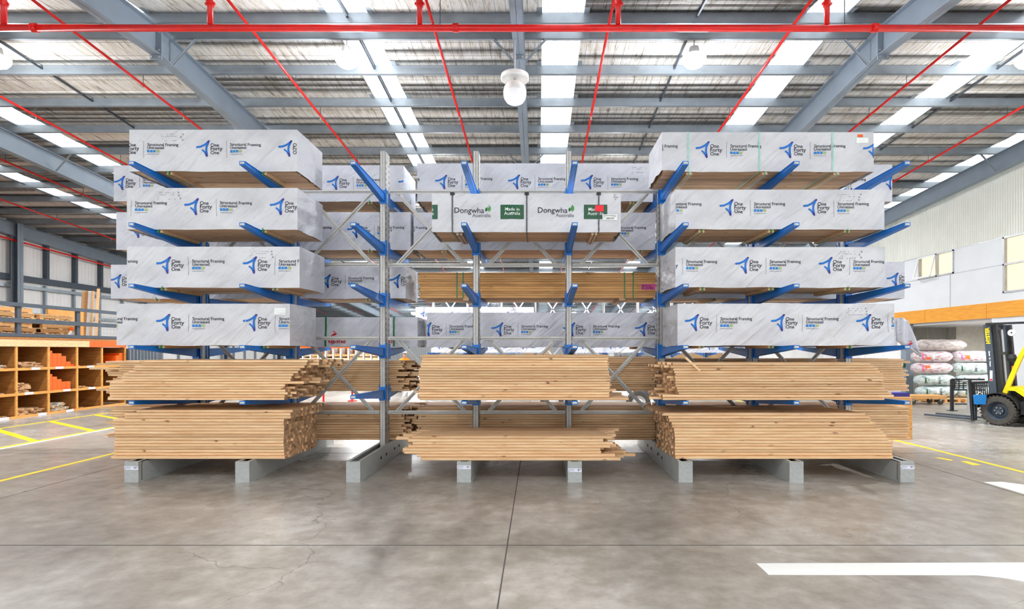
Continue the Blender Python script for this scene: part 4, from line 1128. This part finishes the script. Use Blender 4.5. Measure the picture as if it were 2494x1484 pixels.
# deck, railing, pallets
b = MB(); b.box(-22, XS, 9, 24, 2.07, 2.15, 'ply'); struct(b.build('floor_deck'), 'timber deck above the pigeonhole shelves')
t = tag(empty('deck_railing', (XS, 0, 0)), 'dark grey steel railing along the edge of the deck above the pigeonholes', 'railing')
for z0, z1 in ((2.14, 2.24), (2.52, 2.64), (2.95, 3.05)):
    b = MB(); b.box(-.05, .0, 9, 24, z0, z1, 'darkgrey'); b.build('rail', t)
for y in (12.75, 14.7, 16.6, 18.5, 20.4, 22.3):
    b = MB(); b.box(-.12, -.05, y - .06, y + .06, 2.15, 3.0, 'darkgrey'); b.build('post', t)
b = MB()
for i in range(30): b.tube((-.09, 17.0 + i * .15, 2.16), (-.09, 17.0 + i * .15, 3.0), .003, 'bolt', 4)
for i in range(7): b.tube((-.09, 17.0, 2.2 + .13 * i), (-.09, 21.5, 2.2 + .13 * i), .003, 'bolt', 4)
b.build('wire_mesh', t)
def pallet():
    t = empty('pallet')
    for i in range(7):
        b = MB(); b.box(-.5, .5, -.58 + i * .17, -.58 + i * .17 + .13, .115, .135, 'pine'); b.build('top_board', t)
    for x in (-.45, 0, .45):
        b = MB(); b.box(x - .045, x + .045, -.58, .57, .02, .115, 'pine_old'); b.build('bearer', t)
    for y in (-.58, -.05, .45):
        b = MB(); b.box(-.5, .5, y, y + .12, 0, .02, 'pine'); b.build('bottom_board', t)
    return t
pp = pallet(); first = True
for sy, n in ((10.9, 6), (12.3, 6), (13.7, 6), (15.1, 6), (16.5, 5)):
    for k in range(n):
        o = pp if first else copy_tree(pp); first = False
        o.location = (-14.75 + rs.uniform(-.06, .06), sy + rs.uniform(-.08, .08), 2.151 + k * .1365); o.rotation_euler = (0, 0, rs.uniform(-.04, .04))
        tag(o, 'used timber pallet in the stacks behind the deck railing', 'pallet', 'pallets stacked on the deck')
for k, (y0, y1) in enumerate(((16.65, 17.15), (17.25, 17.9))):
    b = MB(); b.box(-15.3, -15.24, y0 + .6, y1 + .7, 2.16, 3.1, 'shelf_pine'); tag(b.build('plywood_sheet'), 'orange-brown board standing on the deck, ' + ('next to the pallets' if k == 0 else 'farther from the pallets'), 'board')
for k, (u, m) in enumerate(((176, 'pine'), (184, 'pine_old'), (192, 'white'), (200, 'pine'), (213, 'pine'))):
    y = 20.0; x = -1
    X0 = PX(u, y) ; b = MB(); b.bar((X0 + .3, y, 2.16), (X0, y + .5, PZ(706 if k != 4 else 700, y)), .09, .03, m); tag(b.build('leaning_timber'), '%s length of timber leaning upright behind the deck railing' % ORD[k + 1], 'timber')
t = tag(empty('spray_bottle', (-14.0, 16.62, 2.15)), 'white spray bottle with red trigger on the deck edge', 'bottle')
b = MB(); b.lathe([(0, 0), (.07, 0), (.075, .14), (.03, .2), (.025, .23)], 'white', n=12); b.build('bottle_body', t, True)
b = MB(); b.box(-.03, .06, -.02, .02, .23, .33, 'orange'); b.build('trigger', t)
b = MB(); b.box(-13.95, -13.62, 18.45, 20.0, 0, 1.85, 'darkgrey')
for i in range(9): b.box(-13.62, -13.6, 18.5 + i * .16, 18.51 + i * .16, .2, 1.85, 'sill')
tag(b.build('slatted_cabinet'), 'dark grey slatted cabinet at the end of the pigeonholes', 'cabinet')

# ------------------------------------------------------------------ goods bay: bagged insulation on pallets
def bag(x, y, z, r, L, m, lab, cat='insulation bag', grp=None):
    t = empty('insulation_bag', (x, y, z))
    b = MB(); n, k = 16, 10; vs = []
    sd = rs.random() * 50
    for j in range(k + 1):
        w = j / k; rr = r * (1 - .55 * max(0, (w - .8) / .2) ** 2 - .35 * max(0, (.15 - w) / .15) ** 2)
        for i in range(n):
            a = 2 * math.pi * i / n; q_ = rr * (1 + .07 * noise.noise(Vector((math.cos(a) * 1.5, w * 6, math.sin(a) * 1.5 + sd))))
            vs.append((w * L, q_ * 1.12 * math.cos(a), r + q_ * .97 * math.sin(a)))
    fs = [(j * n + i, j * n + (i + 1) % n, (j + 1) * n + (i + 1) % n, (j + 1) * n + i) for j in range(k) for i in range(n)] + [tuple(range(n)), tuple(range(k * n, k * n + n))]
    b.add(vs, fs, m); b.build('bag', t, True)
    if m != 'bag_grey':
        b = MB(); c1 = 'bright_red' if m == 'bag_pink' else 'dk_green'
        for w0, w1, mm in ((.2, .34, 'orange' if m == 'bag_pink' else 'bag_green'), (.4, .44, 'white_ink'), (.12, .16, 'pink' if m == 'bag_pink' else 'dk_green')):
            vs = [(L * w, -(r * 1.13) * math.cos(a), r + r * 1.0 * math.sin(a)) for w in (w0, w1) for a in (-.5, -.25, 0, .25, .5)]
            b.add(vs, [(i, i + 1, 6 + i, 5 + i) for i in range(4)], mm)
        b.build('printed_label', t)
        if m == 'bag_green':
            p = Print(); p.text('EARTH', 0, 0, .3, 'ink', .03); p.build('label_lettering', t, lambda a, c: (L * .52 - c, -(r * 1.16), r - .12 + a * .8))
    tag(t, lab, cat, grp)
    return t
yS = 19.3
for k in range(3):
    b = None
    pt = copy_tree(pp); pt.location = (13.9 + k * 1.15, yS + .15, 0.0); pt.rotation_euler = (0, 0, math.pi / 2 * 0)
    tag(pt, 'timber pallet under the bagged insulation, %s from the rack' % ORD[k + 1], 'pallet', 'pallets in the goods bay')
lay = [(.15, 'bag_green', 13.25, 2, 'lowest row'), (.55, 'bag_green', 13.2, 2, 'second row'), (.97, 'bag_pink', 13.1, 2, 'third row'), (1.37, 'bag_pink', 13.1, 2, 'fourth row'), (1.77, 'bag_grey', 13.2, 1, 'top row')]
for z, m, x, n, w in lay:
    for k in range(n):
        mm = m if not (m == 'bag_pink' and k == 1 and z < 1) else 'bag_green'
        bag(x + k * 1.36, yS + .05, z, .205, 1.7 if n == 1 else 1.33, mm, 'plastic-wrapped insulation bag, %s of the stack, %s' % (w, 'end towards the rack' if k == 0 else 'end behind the forklift mast'), grp=None)
t = tag(empty('flat_trolley', (12.95, 18.5, 0)), 'low timber flat trolley on black castors in front of the bagged insulation', 'trolley')
b = MB(); b.box(-.75, .45, -.35, .35, .2, .3, 'pine_old'); b.build('deck', t)
for x in (-.6, .3):
    for y in (-.25, .25):
        b = MB(); b.tube((x, y - .02, .09), (x, y + .02, .09), .09, 'rubber', 14); b.box(x - .03, x + .03, y - .03, y + .03, .12, .2, 'bolt'); b.build('caster', t)
for k in range(2):
    b = MB(); b.box(PX(2175, 11.2), PX(2216, 11.2), 11.2, 11.5, PZ(967 - k * 5, 11.2), PZ(962.4 - k * 5, 11.2), 'navy'); tag(b.build('blue_packet'), 'flat dark blue packet with white writing beside the timber ends, %s of two' % ('lower' if k == 0 else 'upper'), 'packet')
b = MB(); b.box(PX(2150, 11.1), PX(2222, 11.1), 11.1, 11.6, 0, PZ(968, 11.1), 'pine_old'); tag(b.build('timber_crate'), 'low brown timber crate beyond the rack end carrying blue packets', 'crate')
b = MB(); b.box(13.8, 13.83, 20.88, 21.12, 1.15, 1.4, 'dk_green'); b.box(13.795, 13.8, 20.95, 21.05, 1.2, 1.35, 'white_ink'); tag(b.build('exit_sign'), 'small green and white safety sign on the grey post', 'sign')

# ------------------------------------------------------------------ forklift
FK = tag(empty('forklift', (11.0, 13.2, 0), math.radians(-62)), 'yellow and dark grey forklift with raised black mast facing the rack', 'forklift')
def wheel(x, y, r, w):
    b = MB(); rt = [(r * .62, -w / 2), (r * .9, -w / 2), (r * .98, -w / 2 + .03), (r, 0), (r * .98, w / 2 - .03), (r * .9, w / 2), (r * .62, w / 2)]
    b.lathe(rt, 'rubber', (x, y, r), 40, 'y')
    for i in range(28):
        a = 2 * math.pi * i / 28
        for s in (-1, 1):
            c = Vector((x + math.cos(a) * r, y + s * w * .26, r + math.sin(a) * r)); d = Vector((-math.sin(a), 0, math.cos(a)))
            b.obox(c, d * .018, Vector((0, w * .2, 0)), Vector((math.cos(a), 0, math.sin(a))) * .014, 'rubber')
    o = b.build('tyre', FK)
    b = MB(); b.lathe([(0, -.02), (r * .18, -.05), (r * .25, -.04), (r * .3, .0), (r * .5, .02), (r * .62, -w / 2 + .01), (r * .64, -w / 2)], 'darkgrey', (x, y, r), 32, 'y')
    for i in range(6):
        a = 2 * math.pi * i / 6; b.tube((x + math.cos(a) * r * .22, y - .07, r + math.sin(a) * r * .22), (x + math.cos(a) * r * .22, y - .03, r + math.sin(a) * r * .22), .014, 'bolt', 6)
    b.build('rim', o)
wheel(0, 0, .355, .24); wheel(0, 1.0, .355, .24); wheel(1.6, .05, .28, .2); wheel(1.6, .95, .28, .2)
b = MB()
for y in (.14, .86):
    for dx in (0, .13):
        b.bar((-.13 + dx + .0, y + dx * .3, .12), (-.3 + dx, y + dx * .3, 2.42), .15 if dx == 0 else .07, .1, 'darkgrey' if dx == 0 else 'black', (0, 1, 0))
b.bar((-.3, .14, 2.40), (-.3, .86, 2.40), .08, .06, 'black'); b.bar((-.17, .14, 1.72), (-.17, .86, 1.72), .06, .06, 'black'); b.bar((-.08, .14, .95), (-.08, .86, .95), .06, .08, 'black'); b.bar((-.3, .05, 2.43), (.9, .05, 2.43), .06, .05, 'black')
b.build('mast', FK)
b = MB()
for y in (.3, .42, .58, .7):
    b.tube((-.1, y, .3), (-.24, y, 2.3), .022 if y in (.3, .7) else .012, 'bolt' if y in (.3, .7) else 'black', 8)
b.lathe([(.02, -.02), (.08, -.02), (.08, .02), (.02, .02)], 'black', (-.22, .34, 2.25), 18, 'y'); b.lathe([(.02, -.02), (.08, -.02), (.08, .02), (.02, .02)], 'white', (-.05, .72, 2.22), 18, 'y')
b.build('lift_chain', FK)
b = MB()
for y in (.0, 1.0): b.bar((-.55, y, .05), (-.62, y, 1.05), .05, .07, 'black')
for z in (.45, .62, .98): b.bar((-.58, 0, z), (-.58, 1, z), .05, .05, 'black')
for i in range(9): b.bar((-.585, .1 + i * .1, .62), (-.6, .1 + i * .1, .98), .02, .02, 'black')
b.box(-.55, -.2, .3, .35, .4, .6, 'black'); b.box(-.55, -.2, .65, .7, .4, .6, 'black'); b.build('fork_carriage', FK)
for y in (.22, .78):
    b = MB(); b.box(-1.75, -.58, y - .055, y + .055, .05, .09, 'darkgrey'); b.box(-.62, -.58, y - .055, y + .055, .05, .5, 'darkgrey'); b.build('fork', FK)
b = MB()
def arcbar(pts, w, h, m):
    for p_, q_ in zip(pts[:-1], pts[1:]): b.bar(p_, q_, w, h, m, (0, 1, 0))
for y in (.02, .98): arcbar([(.1, y, .78), (.24, y, 1.2), (.4, y, 1.65), (.55, y, 1.95), (.75, y, 2.12), (1.5, y, 2.15)], .09, .07, 'yellow')
b.bar((1.5, .02, 2.15), (1.5, .98, 2.15), .06, .06, 'yellow')
for i in range(5): b.bar((.8 + .15 * i, .02, 2.15), (.8 + .15 * i, .98, 2.15), .03, .03, 'yellow')
for y in (.02, .98): b.bar((1.5, y, 2.15), (1.75, y, .9), .07, .07, 'yellow')
b.build('overhead_guard', FK)
b = MB(); b.prism([(.1, -.02, .84), (.3, -.02, .84), (.62, -.02, .6), (.95, -.02, .42), (2.0, -.02, .42), (2.0, -.02, .95), (1.2, -.02, .95), (1.0, -.02, .62), (.75, -.02, .62), (.35, -.02, .93), (.1, -.02, .93)][::-1], (0, 1.04, 0), 'yellow'); b.box(1.3, 2.1, .03, .97, .3, 1.0, 'yellow'); b.build('body', FK)
b = MB()
n = 12
for i in range(n):
    a0, a1 = math.radians(175 - 165 * i / n), math.radians(175 - 165 * (i + 1) / n)
    for y in (-.13, .87):
        vs = [(math.cos(a) * r_, yy, .355 + math.sin(a) * r_) for a in (a0, a1) for r_ in (.41, .43) for yy in (y, y + .26)]
        b.add(vs, [(0, 4, 6, 2), (1, 3, 7, 5), (2, 6, 7, 3), (0, 1, 5, 4)], 'black')
b.box(.4, 1.3, .0, 1.0, .3, .6, 'black'); b.build('mudguard', FK)
b = MB(); b.box(.75, 1.25, .25, .75, .9, 1.05, 'black'); b.bar((1.2, .5, 1.0), (1.35, .5, 1.6), .45, .1, 'black'); b.build('seat', FK)
b = MB(); b.bar((.3, .5, .9), (.45, .5, 1.3), .05, .05, 'black'); b.lathe([(.15, -.01), (.17, -.01), (.17, .01), (.15, .01)], 'black', (.5, .5, 1.35), 20); b.build('steering_wheel', FK)
b = MB(); b.tube((-.1, .1, .62), (.25, .1, .5), .03, 'bolt', 8); b.lathe([(0, -.07), (.07, -.07), (.07, .07), (0, .07)], 'black', (-.18, .1, .66), 14, 'y'); b.build('tilt_cylinder', FK)
b = MB(); b.lathe([(0, .1), (.07, .09), (.1, .0), (.085, -.07), (0, -.09)], 'black', (.16, .2, 1.6), 24); b.box(.19, .25, .1, .14, 1.3, 1.42, 'orange'); b.build('work_light', FK)
def vtext(sv, x, y, z, h, m, name):   # lettering running up the mast
    p = Print(); p.text(sv, 0, 0, h, m, .06)
    p.build(name, FK, lambda a, c: (x - c * 1.0 - (a) * .074, y, z + a))
vtext('HYSTER', -.228, .086, 1.95, .4, 'yellow', 'mast_lettering')
p = Print()
for k, ch in enumerate('H1031'): p.text(ch, 0, -k * .085, .022 if ch == '1' else .03, 'white_ink', .04)
p.build('mast_number', FK, lambda a, c: (-.262 + a - c * .074, .086, 1.74 + c))
b = MB(); b.box(-.235, -.18, .084, .088, 1.05, 1.3, 'white'); b.box(-.23, -.185, .082, .085, 1.06, 1.1, 'bright_red'); b.build('warning_sticker', FK)
t = tag(empty('safety_barrier', (12.25, 16.4, 0)), 'black slatted guard rail with a silver post standing between the bags and forklift', 'barrier')
b = MB(); b.tube((.27, -.3, 0), (.27, -.3, .92), .045, 'sill', 14); b.tube((.1, -.3, .9), (.95, -.3, .88), .03, 'sill', 12); b.build('silver_post', t)
b = MB(); b.bar((0, 0, .93), (.95, 0, .93), .06, .05, 'black'); b.bar((0, 0, .62), (.95, 0, .62), .05, .04, 'black')
for k in range(4): b.bar((0, .0, .68 + k * .065), (.95, .0, .68 + k * .065), .03, .02, 'black')
for k in range(7): b.bar((.08 + k * .13, 0, .62), (.08 + k * .13, 0, .93), .02, .02, 'black')
b.build('slatted_rail', t)
for x in (0, .62):
    b = MB(); b.bar((x, 0, 0), (x, 0, .93), .07, .07, 'black'); b.box(x - .1, x + .1, -.1, .1, 0, .015, 'black'); b.build('leg', t)
b = MB(); b.bar((.1, .0, .2), (.9, .0, .2), .05, .04, 'darkgrey'); b.build('lower_rail', t)
t = tag(empty('hanging_bag', (10.5, 13.3, .49)), 'small pale blue bag hanging beside the forklift carriage', 'bag')
b = MB(); n = 8
b.prism([(0.01, 0, 0), (.24, 0, .0), (.27, 0, .2), (.26, 0, .23), (0, 0, .23), (-.01, 0, .2)], (0, .06, 0), 'sq_blue'); b.build('bag', t)
b = MB(); b.tube((.06, .03, .23), (.13, .03, .3), .006, 'white', 6); b.tube((.13, .03, .3), (.2, .03, .23), .006, 'white', 6); b.build('handle', t)

# ------------------------------------------------------------------ far racks, shelving, person, bollards
far = tag(empty('cantilever_rack', (0, 15.4, 0)), 'far second cantilever rack row with blue arms seen through the gaps', 'storage rack')
for i in range(9):
    x = -4.6 + 1.5 * i
    u = obj('upright', UM, far, (x, 0, 0)); obj('base', BM, far, (x, 0, 0))
    for z in (4.2, 3.0, 1.7): obj('arm', arm_me[1], u, (0, YC0, z)); obj('arm', arm_me[-1], u, (0, YC1, z))
    if i < 8:
        for z0, z1 in ((2.6, 4.6), (.8, 2.3)):
            for a, c in ((z0, z1), (z1, z0)):
                b = MB(); b.bar((x + .1, YBR, a), (x + 1.4, YBR, c), .004, .055, 'white'); b.build('diagonal_brace', far)
        for z in (4.65, 2.5):
            b = MB(); b.bar((x + .05, YBR, z), (x + 1.45, YBR, z), .004, .055, 'white'); b.build('horizontal_brace', far)
def farpack(x0, x1, yf, z0, z1, lab, seed):
    t, fr = pack('wrapped_timber_pack', x0, x1, yf, yf + .9, z0, z1, seed, .006, .01, 0, 'wrap2'); tag(t, lab, 'timber pack')
    framing_print(t, fr, x0, x1, yf, z0, z1, x0 + .2, 1.18, None, .5)
farpack(PX(1012, 23.4), PX(1300, 23.4), 23.4, 3.0, 3.62, 'distant bright white pack with a row of small logos, above the shaded grey pack', 201)
farpack(PX(1050, 23.4), PX(1330, 23.4), 23.4, 1.7, 2.2, 'distant wrapped pack low on the far rack row, nearest the far shelving', 202)
farpack(PX(1400, 23.4), PX(1560, 23.4), 23.4, 1.7, 2.2, 'distant wrapped pack low on the far rack row behind the middle bay', 203)
farpack(PX(1640, 23.4), PX(1900, 23.4), 23.4, 1.7, 2.15, 'distant wrapped pack low on the far rack row behind the office-end stacks', 204)
YFS = 27.0
t = tag(empty('timber_shelf_unit', (0, YFS, 0)), 'far white steel shelving with small cells under an orange header', 'shelving')
xa, xb = PX(700, YFS), PX(940, YFS)
n = 13
for i in range(n + 1):
    x = xa + (xb - xa) * i / n; b = MB(); b.box(x - .03, x + .03, 0, .6, 0, 1.95, 'white'); b.build('shelf_post', t)
for z in (.02, .7, 1.25):
    b = MB(); b.box(xa, xb, 0, .6, z, z + .07, 'white'); b.build('shelf', t)
b = MB(); b.box(xa, xb, -.03, .0, 1.9, 2.06, 'orange'); b.build('header', t); b = MB(); b.box(xa, xb, .6, .62, 0, 1.95, 'ply'); b.build('back_panel', t)
for i in range(n):
    x = xa + (xb - xa) * i / n; w = (xb - xa) / n
    for l, z in ((2, 1.32), (1, .77)):
        for r in range(2):
            b = MB(); hh_ = rs.uniform(.08, .16); b.box(-w / 2 + .05, w / 2 - .05, 0, .45, 0, hh_, rs.choice(('pine', 'pine', 'pine_old', 'orange' if l == 1 and i > 9 else 'pine')))
            o = b.build('timber_moulding', None, False, (x + w / 2, YFS + .08, z + .001 + r * .17)); tag(o, 'small pile of moulding in a cell of the far white shelving', 'timber moulding', 'mouldings in the far shelving')
# more stock in the distance
for k, (u, w, m) in enumerate(((1310, 60, 'pine_old'), (1450, 90, 'white'), (1700, 120, 'pine'), (1250, 40, 'sq_blue'))):
    y = 30.0; b = MB(); x = PX(u, y); b.box(x - w * y / F / 2, x + w * y / F / 2, y, y + 1, 0, 1.9, m)
    for j in range(6): b.box(x - w * y / F / 2 - .02, x + w * y / F / 2 + .02, y - .02, y, .1 + j * .3, .14 + j * .3, 'galv')
    tag(b.build('stock_stand'), ('distant brown stacked stock', 'distant white stacked stock', 'distant pale timber stand', 'distant blue display stand')[k] + ' behind the far rack row', 'stock stand')
def person(x, y):
    t = tag(empty('person', (x, y, 0), .5), 'person in an orange hi-vis top and pale cap standing far behind the rack', 'person')
    P = {'pel': (0, 0, .95), 'ch': (0, 0, 1.25), 'nk': (0, .01, 1.45), 'hd': (0, .0, 1.6), 'hd2': (0, 0, 1.7)}
    V = [(0, 0, .95), (0, 0, 1.15), (0, 0, 1.36), (0, 0, 1.47), (0, -.01, 1.56), (0, -.01, 1.68),
         (-.2, 0, 1.38), (-.26, .02, 1.12), (-.24, -.12, .9), (.2, 0, 1.38), (.26, .02, 1.12), (.24, -.12, .9),
         (-.1, 0, .88), (-.11, -.02, .48), (-.11, .02, .09), (-.12, -.12, .04), (.1, 0, .88), (.12, .0, .48), (.12, .02, .09), (.13, -.12, .04)]
    R = [.14, .13, .15, .055, .09, .075, .065, .048, .035, .065, .048, .035, .1, .065, .045, .035, .1, .065, .045, .035]
    E = [(0, 1), (1, 2), (2, 3), (3, 4), (4, 5), (2, 6), (6, 7), (7, 8), (2, 9), (9, 10), (10, 11), (0, 12), (12, 13), (13, 14), (14, 15), (0, 16), (16, 17), (17, 18), (18, 19)]
    me = bpy.data.meshes.new('body'); me.from_pydata(V, E, []); o = bpy.data.objects.new('body', me); COL.objects.link(o); o.parent = t
    sk = o.modifiers.new('skin', 'SKIN')
    for i, v in enumerate(me.skin_vertices[0].data): v.radius = (R[i], R[i]); v.use_root = (i == 0)
    o.modifiers.new('sub', 'SUBSURF').levels = 2
    T = NT('person_clothes')
    tc = T.n('ShaderNodeTexCoord'); sp = T.n('ShaderNodeSeparateXYZ'); T.l(tc.outputs['Object'], sp.inputs[0])
    rp = ramp(T, math_(T, 'DIVIDE', sp.outputs[2], 2.0), [(0.0, srgb(36, 38, 52)), (0.48, srgb(255, 150, 20)), (0.735, srgb(206, 158, 128))]); rp.node.color_ramp.interpolation = 'CONSTANT'
    T.l(rp, T.b.inputs['Base Color']); me.materials.append(T.m)
    b = MB(); b.lathe([(0, 1.8), (.06, 1.79), (.1, 1.73), (.105, 1.68), (.1, 1.68)], 'ticket', (0, -.01, 0), 16); b.box(-.07, .07, -.19, -.09, 1.675, 1.685, 'ticket'); b.build('cap', t, True)
    for s in (-1, 1):
        for k in range(5):
            b = MB(); a = (s * .24, -.13, .89)
            dx = (k - 2) * .013
            if k < 4: b.tube((a[0] + dx, a[1] - .01, a[2] - .03), (a[0] + dx, a[1] - .03, a[2] - .085 - .008 * (k in (1, 2))), .0075, 'skin', 6)
            else: b.tube((a[0] - s * .03, a[1] - .01, a[2] - .0), (a[0] - s * .045, a[1] - .035, a[2] - .04), .009, 'skin', 6)
            b.build('finger', t)
person(PX(986, 24), 24)
b = MB(); b.box(PX(953, 23.5), PX(975, 23.5), 23.5, 23.6, .9, 1.12, 'yellow')
for i in range(4):
    x = PX(953, 23.5) + .02 + i * .1; b.prism([(x, 23.495, .9), (x + .05, 23.495, .9), (x + .1, 23.495, 1.12), (x + .05, 23.495, 1.12)], (0, .004, 0), 'black')
b.box(PX(953, 23.5), PX(975, 23.5), 23.6, 23.7, 0, .9, 'darkgrey'); tag(b.build('striped_barrier'), 'yellow and black striped barrier beside the far person', 'barrier')
for u, y in ((788, 17.7), (858, 19.5)):
    t = tag(empty('bollard', (PX(u, y), y, 0)), 'red post on a flared red foot standing on the pale floor, ' + ('nearer of two' if y < 18 else 'farther of two'), 'bollard')
    b = MB(); b.lathe([(0, 0), (.17, 0), (.16, .02), (.06, .06), (.035, .12)], 'red', n=20); b.build('foot', t, True)
    b = MB(); b.lathe([(.03, .1), (.03, .9), (.035, .95), (0, .97)], 'red', n=14); b.build('post', t, True)
# flat trailer whose wheel shows under the middle bay
t = tag(empty('flat_trailer', (PX(1500, 15.6), 15.6, 0)), 'low white flat trailer behind the rack, one black wheel showing', 'trailer')
b = MB(); b.box(-2.6, 1.5, 0, 1.6, .42, .62, 'white'); b.build('bed', t)
for x in (.62, -1.8):
    b = MB(); b.lathe([(.19, -.11), (.3, -.11), (.33, -.08), (.33, .08), (.3, .11)], 'rubber', (x, -.05, .33), 30, 'y'); o = b.build('wheel', t)
    b = MB(); b.lathe([(0, -.05), (.08, -.07), (.12, -.05), (.17, -.04), (.2, -.1)], 'white', (x, -.05, .33), 24, 'y'); b.build('rim', o)
